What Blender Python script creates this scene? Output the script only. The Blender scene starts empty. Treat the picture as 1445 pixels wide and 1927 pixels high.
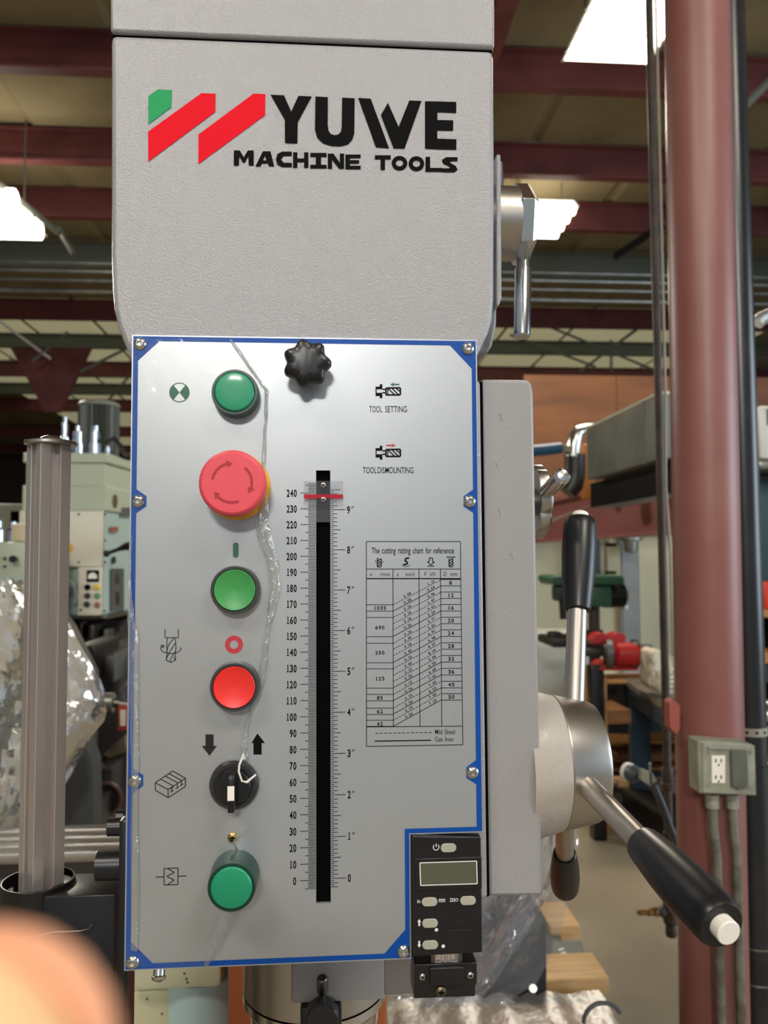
import bpy, bmesh, math, random
from mathutils import Vector, Matrix
random.seed(7)
S = bpy.context.scene
# ------------------------------------------------------------------ camera
W, H, F = 1445, 1927, 1500.0
YAW, PITCH, ROLL = .07267, .05451, -.0048
CAM = Vector((.0019, -.50615, 1.50027))
_cy, _sy, _cp, _sp = math.cos(YAW), math.sin(YAW), math.cos(PITCH), math.sin(PITCH)
FWD = Vector((_sy*_cp, _cy*_cp, _sp)); _r = Vector((_cy, -_sy, 0)); _u = _r.cross(FWD)
RIGHT = _r*math.cos(ROLL)+_u*math.sin(ROLL); UP = _u*math.cos(ROLL)-_r*math.sin(ROLL)
cd = bpy.data.cameras.new('camera'); cam = bpy.data.objects.new('camera', cd); S.collection.objects.link(cam)
cd.sensor_fit = 'VERTICAL'; cd.sensor_height = 36; cd.lens = F/H*36; cd.clip_start = .004; cd.clip_end = 200
cd.dof.use_dof = True; cd.dof.focus_distance = .51; cd.dof.aperture_fstop = 12.0
m = Matrix((RIGHT, UP, -FWD)).transposed().to_4x4(); m.translation = CAM; cam.matrix_world = m
S.camera = cam
# ------------------------------------------------------------------ world, light, exposure
wd = bpy.data.worlds.new('daylight'); S.world = wd; wd.use_nodes = True
bg = wd.node_tree.nodes['Background']; bg.inputs[0].default_value = (.72, .86, 1, 1); bg.inputs[1].default_value = .5
S.view_settings.view_transform = 'Standard'; S.view_settings.look = 'None'
S.view_settings.exposure = -0.32; S.view_settings.gamma = 1; S.view_settings.use_curve_mapping = False
S.cycles.max_bounces = 6; S.cycles.transparent_max_bounces = 12; S.cycles.sample_clamp_indirect = 4

# ------------------------------------------------------------------ helpers
def at(px, py, Y):
    """the point of the plane y = Y that the photograph shows at this pixel"""
    d = FWD*F+RIGHT*(px-W/2)-UP*(py-H/2)
    return CAM+d*((Y-CAM.y)/d.y)
def mm(x, z, y=0.0): return Vector((x/1000, y/1000, 1.3+z/1000))
def lin(c):
    return tuple((v/255/12.92 if v/255 <= .04045 else ((v/255+.055)/1.055)**2.4) for v in c)+(1,)
MATS = {}
def mat(name, col, rough=.5, metal=0, bump=None, vary=None, emit=0, spec=None, coat=0, alpha=None, aniso=None, sss=0):
    if name in MATS: return MATS[name]
    M = bpy.data.materials.new(name); M.use_nodes = True; nt = M.node_tree; N = nt.nodes; L = nt.links
    b = N['Principled BSDF']; b.inputs['Base Color'].default_value = lin(col)
    b.inputs['Roughness'].default_value = rough; b.inputs['Metallic'].default_value = metal
    if spec is not None: b.inputs['Specular IOR Level'].default_value = spec
    if coat: b.inputs['Coat Weight'].default_value = coat; b.inputs['Coat Roughness'].default_value = .12
    if emit: b.inputs['Emission Color'].default_value = lin(col); b.inputs['Emission Strength'].default_value = emit
    if sss:
        b.inputs['Subsurface Weight'].default_value = sss; b.inputs['Subsurface Radius'].default_value = (.01, .004, .002); b.inputs['Subsurface Scale'].default_value = .3
    tc = N.new('ShaderNodeTexCoord')
    if bump:
        sc, st, di = bump[:3]
        n = N.new('ShaderNodeTexNoise'); n.inputs['Scale'].default_value = sc; n.inputs['Detail'].default_value = 3
        src = tc.outputs['Object']
        if len(bump) > 3:
            mp = N.new('ShaderNodeMapping'); mp.inputs['Scale'].default_value = bump[3]; L.new(src, mp.inputs[0]); src = mp.outputs[0]
        L.new(src, n.inputs['Vector'])
        bp = N.new('ShaderNodeBump'); bp.inputs['Strength'].default_value = st; bp.inputs['Distance'].default_value = di
        L.new(n.outputs[0], bp.inputs['Height']); L.new(bp.outputs[0], b.inputs['Normal'])
    if vary:   # (scale, second colour, contrast low, high, optional stretch)
        sc, c2, lo, hi = vary[:4]
        n = N.new('ShaderNodeTexNoise'); n.inputs['Scale'].default_value = sc; n.inputs['Detail'].default_value = 5
        src = tc.outputs['Object']
        if len(vary) > 4:
            mp = N.new('ShaderNodeMapping'); mp.inputs['Scale'].default_value = vary[4]; L.new(src, mp.inputs[0]); src = mp.outputs[0]
        L.new(src, n.inputs['Vector'])
        cr = N.new('ShaderNodeValToRGB'); cr.color_ramp.elements[0].position = lo; cr.color_ramp.elements[1].position = hi
        cr.color_ramp.elements[0].color = lin(col); cr.color_ramp.elements[1].color = lin(c2)
        L.new(n.outputs[0], cr.inputs[0]); L.new(cr.outputs[0], b.inputs['Base Color'])
        if emit: L.new(cr.outputs[0], b.inputs['Emission Color'])
    MATS[name] = M; return M
def clear(name, tint, gloss, rough=.12, base=(.9, .9, .9), diff=0.0, bump=None):
    """clear plastic sheet: transparent, with a part that mirrors and a part that scatters"""
    if name in MATS: return MATS[name]
    M = bpy.data.materials.new(name); M.use_nodes = True; nt = M.node_tree; N = nt.nodes; L = nt.links; N.clear()
    out = N.new('ShaderNodeOutputMaterial'); t = N.new('ShaderNodeBsdfTransparent'); t.inputs[0].default_value = tint+(1,)
    g = N.new('ShaderNodeBsdfGlossy'); g.inputs[0].default_value = (1, 1, 1, 1); g.inputs['Roughness'].default_value = rough
    d = N.new('ShaderNodeBsdfTranslucent'); d.inputs[0].default_value = base+(1,)
    d2 = N.new('ShaderNodeBsdfDiffuse'); d2.inputs[0].default_value = base+(1,)
    dd = N.new('ShaderNodeMixShader'); dd.inputs[0].default_value = .6; L.new(d.outputs[0], dd.inputs[1]); L.new(d2.outputs[0], dd.inputs[2])
    m1 = N.new('ShaderNodeMixShader'); m1.inputs[0].default_value = diff; L.new(t.outputs[0], m1.inputs[1]); L.new(dd.outputs[0], m1.inputs[2])
    lw = N.new('ShaderNodeLayerWeight'); lw.inputs[0].default_value = .35
    ma = N.new('ShaderNodeMath'); ma.operation = 'MULTIPLY_ADD'; ma.inputs[1].default_value = .6; ma.inputs[2].default_value = gloss
    L.new(lw.outputs['Fresnel'], ma.inputs[0])
    m2 = N.new('ShaderNodeMixShader'); L.new(ma.outputs[0], m2.inputs[0]); L.new(m1.outputs[0], m2.inputs[1]); L.new(g.outputs[0], m2.inputs[2])
    if bump:
        tc = N.new('ShaderNodeTexCoord'); n = N.new('ShaderNodeTexNoise'); n.inputs['Scale'].default_value = bump[0]; n.inputs['Detail'].default_value = 4
        L.new(tc.outputs['Object'], n.inputs['Vector'])
        bp = N.new('ShaderNodeBump'); bp.inputs['Strength'].default_value = bump[1]; bp.inputs['Distance'].default_value = bump[2]
        L.new(n.outputs[0], bp.inputs['Height'])
        for s in (g, lw): L.new(bp.outputs[0], s.inputs['Normal'])
    L.new(m2.outputs[0], out.inputs[0]); MATS[name] = M; return M

def wloc(o):
    v = Vector((0, 0, 0))
    while o is not None: v = v+o.location; o = o.parent
    return v
def tag(o, label=None, cat=None, group=None, kind=None):
    if label: o['label'] = label
    if cat: o['category'] = cat
    if group: o['group'] = group
    if kind: o['kind'] = kind
    return o
def thing(name, loc, label, cat, group=None):
    o = bpy.data.objects.new(name, None); o.location = loc; o.empty_display_size = .05; S.collection.objects.link(o)
    return tag(o, label, cat, group)
class MB:
    def __init__(s): s.v = []; s.f = []; s.k = 0
    def lay(s, pts):   # ink laid over ink: each stroke a few microns above the last, so that none share a plane
        s.k += 1; e = Vector((0, -3e-6*(s.k % 16), 0)); return [Vector(p)+e for p in pts]
    def add(s, vs, fs):
        o = len(s.v); s.v += [tuple(v) for v in vs]; s.f += [tuple(i+o for i in f) for f in fs]; return s
    def box(s, a, b, bev=0):
        x0, x1 = sorted((a[0], b[0])); y0, y1 = sorted((a[1], b[1])); z0, z1 = sorted((a[2], b[2]))
        if bev:
            e = min(bev, (x1-x0)/2.01, (y1-y0)/2.01, (z1-z0)/2.01)
            bm = bmesh.new(); bmesh.ops.create_cube(bm, size=1)
            for v in bm.verts: v.co = Vector((x0 if v.co.x < 0 else x1, y0 if v.co.y < 0 else y1, z0 if v.co.z < 0 else z1))
            bmesh.ops.bevel(bm, geom=list(bm.edges), offset=e, segments=2, affect='EDGES', profile=.5)
            s.bm(bm); return s
        return s.add([(x0, y0, z0), (x1, y0, z0), (x1, y1, z0), (x0, y1, z0), (x0, y0, z1), (x1, y0, z1), (x1, y1, z1), (x0, y1, z1)],
                     [(0, 3, 2, 1), (4, 5, 6, 7), (0, 1, 5, 4), (1, 2, 6, 5), (2, 3, 7, 6), (3, 0, 4, 7)])
    def bm(s, bm, M=None):
        bm.verts.ensure_lookup_table(); vs = [(M @ v.co if M else v.co.copy()) for v in bm.verts]
        fs = [tuple(v.index for v in f.verts) for f in bm.faces]; bm.free(); return s.add(vs, fs)
    def lathe(s, prof, p0, axis, n=32, caps=True, phase=0):
        """prof: (along, radius) pairs from p0 along axis"""
        ax = Vector(axis).normalized(); p0 = Vector(p0)
        t = Vector((0, 0, 1)) if abs(ax.z) < .9 else Vector((1, 0, 0)); a = ax.cross(t).normalized(); b = ax.cross(a)
        vs = []; fs = []
        for (d, r) in prof:
            for i in range(n):
                w = 2*math.pi*i/n+phase; vs.append(p0+ax*d+(a*math.cos(w)+b*math.sin(w))*r)
        for k in range(len(prof)-1):
            for i in range(n):
                j = (i+1) % n; fs.append((k*n+i, k*n+j, (k+1)*n+j, (k+1)*n+i))
        if caps: fs.append(tuple(range(n-1, -1, -1))); fs.append(tuple((len(prof)-1)*n+i for i in range(n)))
        return s.add(vs, fs)
    def cyl(s, p0, p1, r, r1=None, n=20):
        d = Vector(p1)-Vector(p0); return s.lathe([(0, r), (d.length, r if r1 is None else r1)], p0, d, n)
    def tube(s, path, r, n=8, close=False):
        path = [Vector(p) for p in path]; N = len(path); vs = []; fs = []; up = None
        for k, p in enumerate(path):
            if close: d = path[(k+1) % N]-path[k-1]
            else: d = path[min(k+1, N-1)]-path[max(k-1, 0)]
            d.normalize()
            if up is None:
                t = Vector((0, 0, 1)) if abs(d.z) < .9 else Vector((1, 0, 0)); up = d.cross(t).normalized()
            up = (up-d*up.dot(d)).normalized(); b = d.cross(up); rr = r[k] if isinstance(r, (list, tuple)) else r
            for i in range(n):
                w = 2*math.pi*i/n; vs.append(p+(up*math.cos(w)+b*math.sin(w))*rr)
        for k in range(N if close else N-1):
            q = (k+1) % N
            for i in range(n):
                j = (i+1) % n; fs.append((k*n+i, k*n+j, q*n+j, q*n+i))
        if not close: fs.append(tuple(range(n-1, -1, -1))); fs.append(tuple((N-1)*n+i for i in range(n)))
        return s.add(vs, fs)
    def prism(s, pts, ax, d):
        """polygon pts (3-D points, any winding) swept by the vector d"""
        n = len(pts); d = Vector(d); P = [Vector(p) for p in pts]
        return s.add(P+[p+d for p in P], [tuple(range(n-1, -1, -1)), tuple(range(n, 2*n))]+[(i, (i+1) % n, n+(i+1) % n, n+i) for i in range(n)])
    def poly(s, pts): return s.add(s.lay(pts), [tuple(range(len(pts)))])
    def line(s, p, q, w):
        """a flat stroke in an x-z plane"""
        p = Vector(p); q = Vector(q); d = (q-p)
        if d.length < 1e-9: return s
        d.normalize(); n = Vector((-d.z, 0, d.x))*w/2
        return s.add(s.lay([p-n, q-n, q+n, p+n]), [(0, 1, 2, 3)])
    def arc(s, c, r, w, a0, a1, n=24, rz=None):
        rz = rz or r; c = Vector(c); vs = []
        for i in range(n+1):
            t = math.radians(a0+(a1-a0)*i/n)
            for k in (-w/2, w/2): vs.append(c+Vector((math.cos(t)*(r+k), 0, math.sin(t)*(rz+k))))
        return s.add(s.lay(vs), [(2*i, 2*i+1, 2*i+3, 2*i+2) for i in range(n)])
    def disc(s, c, r, n=20):
        c = Vector(c); return s.poly([c+Vector((math.cos(2*math.pi*i/n)*r, 0, math.sin(2*math.pi*i/n)*r)) for i in range(n)])
    def build(s, name, m, parent=None, label=None, smooth=30, bevel=0, kind=None, cat=None, group=None, origin=None):
        me = bpy.data.meshes.new(name)
        if parent is None and origin is None:
            xs = list(zip(*s.v)); origin = Vector(((min(xs[0])+max(xs[0]))/2, (min(xs[1])+max(xs[1]))/2, min(xs[2])))
        base = wloc(parent) if parent is not None else Vector((0, 0, 0))
        off = Vector(origin) if origin is not None else base
        me.from_pydata([tuple(Vector(v)-off) for v in s.v], [], s.f)
        bm = bmesh.new(); bm.from_mesh(me); bmesh.ops.recalc_face_normals(bm, faces=bm.faces); bm.to_mesh(me); bm.free()
        if smooth: me.shade_smooth(); me.set_sharp_from_angle(angle=math.radians(smooth))
        me.materials.append(m)
        o = bpy.data.objects.new(name, me); S.collection.objects.link(o); o.parent = parent
        o.location = off-base
        if bevel:
            md = o.modifiers.new('bevel', 'BEVEL'); md.width = bevel; md.segments = 2; md.limit_method = 'ANGLE'; md.angle_limit = math.radians(40)
        return tag(o, label, cat, group, kind)
# letters of the built-in font, laid into a given frame of an x-z plane
_glyph = {}
def glyph(ch, bold=0.0):
    k = (ch, bold)
    if k not in _glyph:
        cu = bpy.data.curves.new('t', 'FONT'); cu.body = ch; cu.offset = bold; cu.resolution_u = 4
        o = bpy.data.objects.new('t', cu); me = bpy.data.meshes.new_from_object(o)
        vs = [tuple(v.co) for v in me.vertices]; fs = [tuple(p.vertices) for p in me.polygons]
        bpy.data.objects.remove(o); bpy.data.curves.remove(cu); bpy.data.meshes.remove(me)
        _glyph[k] = (vs, fs)
    return _glyph[k]
def text(mb, s, p00, pw, ph, bold=0.0, sx=1.0, ref=None):
    """text in the frame with lower-left p00, width vector pw, height vector ph (height of the tallest letters)"""
    vs, fs = glyph(s, bold)
    x0 = min(v[0] for v in vs); x1 = max(v[0] for v in vs); y0 = 0; y1 = max(v[1] for v in vs)
    p00 = Vector(p00); pw = Vector(pw); ph = Vector(ph)
    mb.add([p00+pw*((v[0]-x0)/(x1-x0))+ph*((v[1]-y0)/(y1-y0)) for v in vs], fs)
def digits(mb, s, c, h, w, adv, bold=.02, ang=0):
    """serif-looking figures centred on c: each in a cell w wide, adv apart"""
    ca, sa = math.cos(ang), math.sin(ang); U = Vector((ca, 0, sa)); V = Vector((-sa, 0, ca)); c = Vector(c)
    tot = adv*(len(s)-1)
    for i, ch in enumerate(s):
        o = c+U*(i*adv-tot/2)
        if ch == '.': mb.poly([o+U*a*h*.09+V*(b*h*.09-h*.42) for a, b in ((-1, -1), (1, -1), (1, 1), (-1, 1))]); continue
        if ch == '1':
            for a, b, cc, d in ((-.13, -.5, .17, .5), (-.42, -.5, .46, -.38)): mb.poly([o+U*a*w+V*b*h, o+U*cc*w+V*b*h, o+U*cc*w+V*d*h, o+U*a*w+V*d*h])
            mb.poly([o-U*.42*w+V*.3*h, o-U*.1*w+V*.36*h, o-U*.1*w+V*.5*h]); continue
        text(mb, ch, o-U*w/2-V*h/2, U*w, V*h, bold)

# ------------------------------------------------------------------ materials
paint = mat('grey_textured_paint', (160, 159, 160), .2, 0, bump=(900, 1.0, .0005), spec=.5)
paint_soft = mat('grey_cast_paint', (150, 148, 147), .42, 0, bump=(420, .35, .0006))
alu_panel = mat('brushed_panel', (180, 184, 187), .37, .6, bump=(40, .12, .0002, (60, 1, 1)))
blue = mat('blue_print', (4, 72, 156), .45, spec=.25)
black_print = mat('black_print', (12, 11, 12), .6, spec=.1)
green_print = mat('green_print', (22, 96, 66), .5)
red_print = mat('red_print', (190, 34, 50), .5)
logo_black = mat('logo_black', (8, 8, 9), .6, spec=.06)
logo_red = mat('logo_red', (225, 4, 30), .55, spec=.1)
logo_green = mat('logo_green', (14, 150, 86), .5, spec=.2)
chrome = mat('bright_steel', (215, 213, 208), .22, 1)
satin = mat('satin_steel', (190, 184, 176), .34, 1, bump=(900, .15, .0002))
steel_dark = mat('dark_steel', (120, 116, 112), .35, 1)
zinc = mat('zinc_plated_steel', (200, 206, 212), .2, 1, bump=(30, .2, .0005, (20, 20, 1)))
alum = mat('anodised_aluminium', (226, 217, 212), .28, .75, bump=(40, .1, .0003, (40, 40, 1)))
blackpl = mat('black_plastic', (20, 20, 22), .35)
bezelm = mat('charcoal_bezel', (52, 54, 54), .35)
black_ox = mat('black_oxide_steel', (24, 23, 24), .3)
greenlens = mat('green_lens', (10, 140, 98), .45, coat=.3)
greencap = mat('green_cap', (62, 148, 76), .4)
redcap = mat('red_cap', (232, 46, 40), .4)
estopm = mat('stop_button_red', (222, 72, 84), .45)
yellow = mat('yellow_ring', (226, 164, 44), .5)
brass = mat('brass', (190, 160, 90), .3, 1)
white_pl = mat('white_plastic', (240, 234, 222), .5)
slotm = mat('slot_dark', (6, 6, 7), .9, spec=.05)
lcd = mat('display_glass', (86, 88, 72), .15)
keym = mat('grey_rubber_key', (168, 166, 150), .6)
white_print = mat('white_print', (230, 230, 226), .5)
skin = mat('skin', (255, 206, 152), .55, bump=(250, .3, .0004), sss=.1)
red_steel = mat('red_oxide_paint', (114, 58, 56), .55, vary=(3, (94, 46, 44), .4, .7))
red_col = mat('column_red_paint', (138, 92, 84), .42, vary=(4, (126, 76, 68), .35, .7), bump=(60, .12, .002))
green_beam = mat('grey_green_steel', (96, 100, 88), .6)
cream_pan = mat('roof_sheet', (150, 137, 104), .8, vary=(1.2, (126, 113, 82), .35, .7))
glow_pan = mat('glowing_roof_sheet', (226, 220, 176), .8, emit=.33)  # slight emission stands in for the daylight brightness of the far roof
lamp = mat('lit_tube', (255, 246, 226), .5, emit=9)
white_metal = mat('white_enamel', (226, 224, 214), .4)
concrete = mat('concrete', (150, 138, 116), .65, vary=(2.5, (130, 118, 98), .35, .75), bump=(30, .1, .003))
cream_wall = mat('cream_block_paint', (222, 214, 180), .7, bump=(50, .3, .003))
grey_wall = mat('grey_wall_paint', (150, 152, 146), .7)
plywood = mat('plywood', (116, 70, 30), .6, vary=(3, (90, 52, 20), .35, .7, (.4, 1, 3)))
galv = mat('galvanised_sheet', (150, 150, 142), .38, .7, vary=(5, (126, 128, 122), .35, .65))
pale_green = mat('pale_green_machine_paint', (176, 184, 160), .45)
pale_green2 = mat('pale_blue_green_paint', (168, 188, 180), .45)
cream_plate = mat('cream_plate', (212, 206, 186), .5)
mach_green = mat('green_machine_paint', (52, 98, 72), .4)
mach_red = mat('red_machine_paint', (170, 34, 34), .35)
dark_mach = mat('dark_greasy_iron', (52, 44, 38), .5, vary=(9, (32, 27, 24), .35, .65))
grey_mach = mat('dark_grey_casting', (84, 86, 84), .45)
blue_bench = mat('dark_blue_paint', (34, 58, 72), .5)
wood = mat('pale_softwood', (214, 176, 122), .6, vary=(6, (186, 144, 92), .35, .7, (1, 8, 8)), bump=(40, .15, .001, (1, 6, 6)))
wood_dk = mat('stained_wood', (150, 102, 56), .6, vary=(6, (120, 78, 42), .35, .7, (1, 6, 6)))
rust_pipe = mat('brown_weathered_pipe', (84, 70, 58), .5, vary=(14, (60, 50, 42), .35, .65))
black_pipe = mat('black_glossy_pipe', (30, 31, 34), .30, vary=(8, (50, 47, 46), .5, .8), bump=(80, .08, .001))
conduit = mat('weathered_conduit', (132, 132, 120), .45, .6, vary=(30, (96, 92, 78), .4, .65))
boxgrey = mat('grey_cast_outlet_box', (150, 150, 134), .5, vary=(20, (122, 122, 106), .4, .7))
cover_dk = mat('dark_grey_flap', (92, 96, 84), .5, vary=(20, (72, 76, 64), .4, .7))
hosem = mat('grey_hose', (70, 74, 78), .4)
film = clear('protective_film', (.985, .98, .965), .01, .12, diff=.02, bump=(25, .5, .004))
film_edge = clear('crumpled_film_edge', (.985, .98, .96), .10, .1, (.95, .93, .86), .16, bump=(120, .9, .004))
acryl = clear('clear_acrylic', (.98, .97, .97), .02, .05, diff=.03)
sheetm = clear('clear_plastic_sheet', (.86, .89, .93), .05, .12, (.70, .76, .86), .10, bump=(7, .6, .03))
wrapm = clear('crumpled_clear_wrap', (.84, .84, .80), .22, .14, (1, .99, .95), .36, bump=(7, .6, .04))

# ------------------------------------------------------------------ the setting
def slab(name, a, b, m, **k): return MB().box(a, b).build(name, m, kind='structure', **k)
floor = slab('floor', (-14, -10, -.1), (16, 33, 0), concrete)
wall_left = slab('wall_left', (-14.1, -4, 0), (-14, 33, 6), grey_wall)
wall_back = slab('wall_back', (-14, 33, 0), (16, 33.1, 6), mat('brown_wall_paint', (76, 56, 48), .7))
ZB = 5.35                                        # underside of the purlins
ceiling = slab('ceiling', (-14.1, -10, ZB+.37), (16, 33.1, ZB+.47), cream_pan)
def ibeam(name, y, z0, z1, m, x0=-14, x1=16, fl=.11, parent=None):
    b = MB(); b.box((x0, y-.006, z0+.02), (x1, y+.006, z1-.02)).box((x0, y-fl/2, z0), (x1, y+fl/2, z0+.018)).box((x0, y-fl/2, z1-.018), (x1, y+fl/2, z1))
    return b.build(name, m, parent, smooth=0)
PY = [-4.3, -1.3, 1.4, 3.1, 4.4, 5.8, 7.3, 8.6, 12.6, 16.8, 21, 25.5, 30]
for i, y in enumerate(PY): ibeam('purlin', y, ZB, ZB+.33, red_steel, parent=ceiling)
for y in (10.0, 14.4, 18.7): ibeam('girder', y, ZB+(-.08 if y < 12 else .0), ZB+.26, green_beam, parent=ceiling)
# roof sheets between the beams, each a raised pan with a seam on either side
def pan(y0, y1, x, w, m):
    b = MB(); x0 = x+.03; x1 = x+w-.03; z = ZB+.37
    b.add([(x0, y0, z), (x0+.05, y0, z-.03), (x1-.05, y0, z-.03), (x1, y0, z), (x0, y1, z), (x0+.05, y1, z-.03), (x1-.05, y1, z-.03), (x1, y1, z)],
          [(0, 1, 5, 4), (1, 2, 6, 5), (2, 3, 7, 6), (0, 3, 2, 1), (4, 5, 6, 7), (0, 4, 7, 3)])
    return b.build('roof_sheet', m, ceiling, smooth=0)
for i in range(3, len(PY)-1):
    y0, y1 = PY[i]+.06, PY[i+1]-.06
    for k in range(-6, 9 if y0 > 4 else 5):
        x = k*1.25-.4
        if abs(x) > 9 or x+1.25 > 9: continue
        if abs(x/(y0+.5)) > .62: continue
        pan(y0, y1, x, 1.25, glow_pan if y0 > 12 else cream_pan)
# rafter that runs into the depth above the machine, haunch at the left
b = MB(); ra = at(962, 0, 4.2); x0 = ra.x
b.box((x0-.07, 1.0, ZB-.35), (x0+.07, 12.5, ZB-.335)).box((x0-.006, 1.0, ZB-.34), (x0+.006, 12.5, ZB)).box((x0-.07, 1.0, ZB-.015), (x0+.07, 12.5, ZB))
b.build('rafter', red_steel, ceiling, smooth=0)
b = MB(); P = [at(20, 655, 12.6), at(170, 655, 12.6), at(112, 775, 12.6), at(84, 775, 12.6)]
b.prism(P, None, (0, .1, 0)); b.build('haunch', red_steel, ceiling, smooth=0)
def brace(p, q, m=green_beam, r=.025):
    MB().cyl(p, q, r, n=8).build('cross_brace', m, ceiling)
brace(at(0, 605, 12), at(95, 675, 12), white_metal, .02); brace(at(128, 625, 12), at(60, 680, 12))
brace(at(1010, 605, 13.5), at(1240, 700, 13.5)); brace(at(1210, 610, 13.5), at(1090, 700, 13.5)); brace(at(1150, 640, 13.5), at(1150, 700, 13.5))
brace(at(960, 630, 14), at(1120, 690, 14)); brace(at(150, 700, 12), at(250, 650, 12)); brace(at(185, 775, 15), at(250, 700, 15))
# braces and drop rods seen close to the lamps
brace(at(110, 430, 7.2), at(138, 478, 7.2), galv, .03); brace(at(0, 345, 7), at(112, 440, 7), green_beam, .03)
brace(at(942, 175, 6.0), at(1002, 138, 6.0), galv, .012)
for px0, py0, px1, py1 in ((1160, 482, 1245, 425), (1180, 475, 1250, 420)): brace(at(px0, py0, 9.0), at(px1, py1, 8.0), black_ox if px0 < 1170 else galv, .05 if px0 < 1170 else .015)
brace(at(1387, 215, 5), at(1450, 150, 5), green_beam, .03)
# runs of conduit below the girder
def run(py, px0, px1, Y, r, m, label):
    p = at(px0, py, Y); q = at(px1, py, Y); z = (p.z+q.z)/2; p.z = q.z = z
    b = MB(); b.cyl(p, q, r, n=10); b.build('ceiling_conduit', m, ceiling)
for py, r in ((505, .02), (520, .03), (537, .022), (557, .03)): run(py, -700, 1800, 9.4, r, galv, '')
# right-hand office block behind the column
YW = 7.0
wall_right = slab('wall_right', (at(1005, 1100, YW).x, YW, 0), (9, YW+.15, 2.42), cream_wall)
# painted block courses of the part left open to view
bl = MB().box((0, 0, 0), (.392, .02, .192)).build('block', cream_wall, wall_right, smooth=0, bevel=.004)
first = True
xb = at(1211, 1100, YW).x
for r_ in range(13):
    for c_ in range(3):
        o = bl if first else bl.copy()
        if not first: S.collection.objects.link(o)
        first = False
        o.location = Vector((xb+c_*.4+(0 if r_ % 2 else -.0), YW-.02, .005+r_*.2))-wall_right.location
p = at(1162, 1010, YW-.02); q = at(1209, 1500, YW-.02)
door = MB().box((p.x, YW-.06, 0), (q.x, YW, p.z)).build('door_1', grey_wall, kind='structure', smooth=0)
MB().box((p.x+.02, YW-.07, .05), (q.x-.02, YW-.061, p.z-.05)).build('door_leaf', mat('grey_door_leaf', (166, 168, 164), .5, vary=(3, (140, 142, 138), .4, .7)), door, smooth=0)
MB().cyl((p.x+.04, YW-.11, 1.0), (p.x+.04, YW-.071, 1.0), .02).build('door_handle', chrome, door)
p = at(985, 705, YW-.9); q = at(1445, 835, YW-.9)
ply = MB(); w3 = (at(1500, 705, YW-.9).x-p.x)/3
pw = thing('plywood_wall', (p.x, YW-.9, q.z-.6), 'orange-brown plywood facing high on the office block, right of the machine head', 'plywood wall')
for k in range(3): MB().box((p.x+k*w3+.003, YW-.9, q.z-.5), (p.x+(k+1)*w3-.003, YW-.86, p.z)).build('plywood_sheet', plywood, pw, smooth=0)
trim = slab('trim_1', (p.x, YW-.86, q.z-.62), (9, YW+.1, q.z-.5), red_steel, smooth=0)
# painted beam along the office front, running into the depth
b = MB(); b.box((1.9, 3.3, 1.63), (1.92, 6.9, 1.93)).box((1.84, 3.3, 1.61), (1.98, 6.9, 1.63)).box((1.84, 3.3, 1.93), (1.98, 6.9, 1.95))
b.build('trim_2', mat('faded_red_beam', (150, 92, 88), .55), kind='structure', smooth=0)
# ------------------------------------------------------------------ ceiling lights
def fixture(c, n, lx, ly, label, group='hanging shop lights', tilt=0):
    t = thing('ceiling_light', c, label, 'ceiling light', group)
    w = lx/2; d = ly/2; c = Vector(c)
    MB().prism([c+Vector((-w, -d, 0)), c+Vector((-w*.8, -d, .07)), c+Vector((w*.8, -d, .07)), c+Vector((w, -d, 0)), c+Vector((w*.95, -d, 0)), c+Vector((w*.78, -d, .06)), c+Vector((-w*.78, -d, .06)), c+Vector((-w*.95, -d, 0))], None, (0, ly, 0)).build('housing', white_metal, t, smooth=0)
    for i in range(n):
        y = c.y-d+ly*(i+.5)/n
        MB().cyl((c.x-w*.93, y, c.z+.02), (c.x+w*.93, y, c.z+.02), ly/n*.34, n=12).build('tube', lamp, t)
    for s in (-.8, .8): MB().cyl((c.x+s*w, c.y, c.z+.06), (c.x+s*w, c.y, ZB+.36), .008, n=6).build('hanger', galv, t)
    return t
c = at(1172, 60, 4.7); fixture((c.x, 4.7, c.z), 8, .66, .72, 'brightest hanging light, beside the top of the red column')
c = at(1035, 418, 8.1); fixture((c.x-.1, 8.1, c.z), 4, .60, .85, 'lit hanging light behind the hexagonal clamp nut')
c = at(5, 408, 7.2); fixture((c.x-.05, 7.2, c.z), 3, .62, .95, 'lit hanging light at the left edge of the view')
for (x, y, z), w_ in zip(((-1.6, -2.2, 4.6), (1.6, -2.2, 4.6), (-.9, -8, 5.0), (2.6, -8, 5.0)), ('nearer left', 'nearer right', 'farther left', 'farther right')):
    t = fixture((x, y, z), 4, 1.2, .6, w_+' hanging light of the four behind the camera')
# daylight from the bay doors and lamps overhead
def area(name, loc, tgt, sx, sy, e, col):
    l = bpy.data.lights.new(name, 'AREA'); l.shape = 'RECTANGLE'; l.size = sx; l.size_y = sy; l.energy = e; l.color = col
    o = bpy.data.objects.new(name, l); S.collection.objects.link(o); o.location = loc
    o.rotation_euler = (Vector(tgt)-Vector(loc)).to_track_quat('-Z', 'Y').to_euler()
area('lamp_light', (-1.6, -2.2, 4.55), (-.3, 0, 1.4), 1.2, .6, 92, (1, .94, .87))
area('lamp_light', (1.6, -2.2, 4.55), (.3, 0, 1.4), 1.2, .6, 92, (1, .94, .87))
area('lamp_light', (-.9, -8, 4.95), (-.1, 0, 1.6), 1.2, .6, 480, (1, .97, .93))
area('bay_door_daylight', (8, -.5, 2.4), (1.2, 1, 1.4), 4, 3.6, 420, (.74, .87, 1))
area('lamp_light', (1.6, 4.7, 4.4), (1.6, 4.7, 0), .6, .6, 120, (1, .9, .75))
area('lamp_light', (2.4, 8.1, 4.4), (2.4, 8.1, 0), .6, .6, 150, (1, .9, .75))
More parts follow.
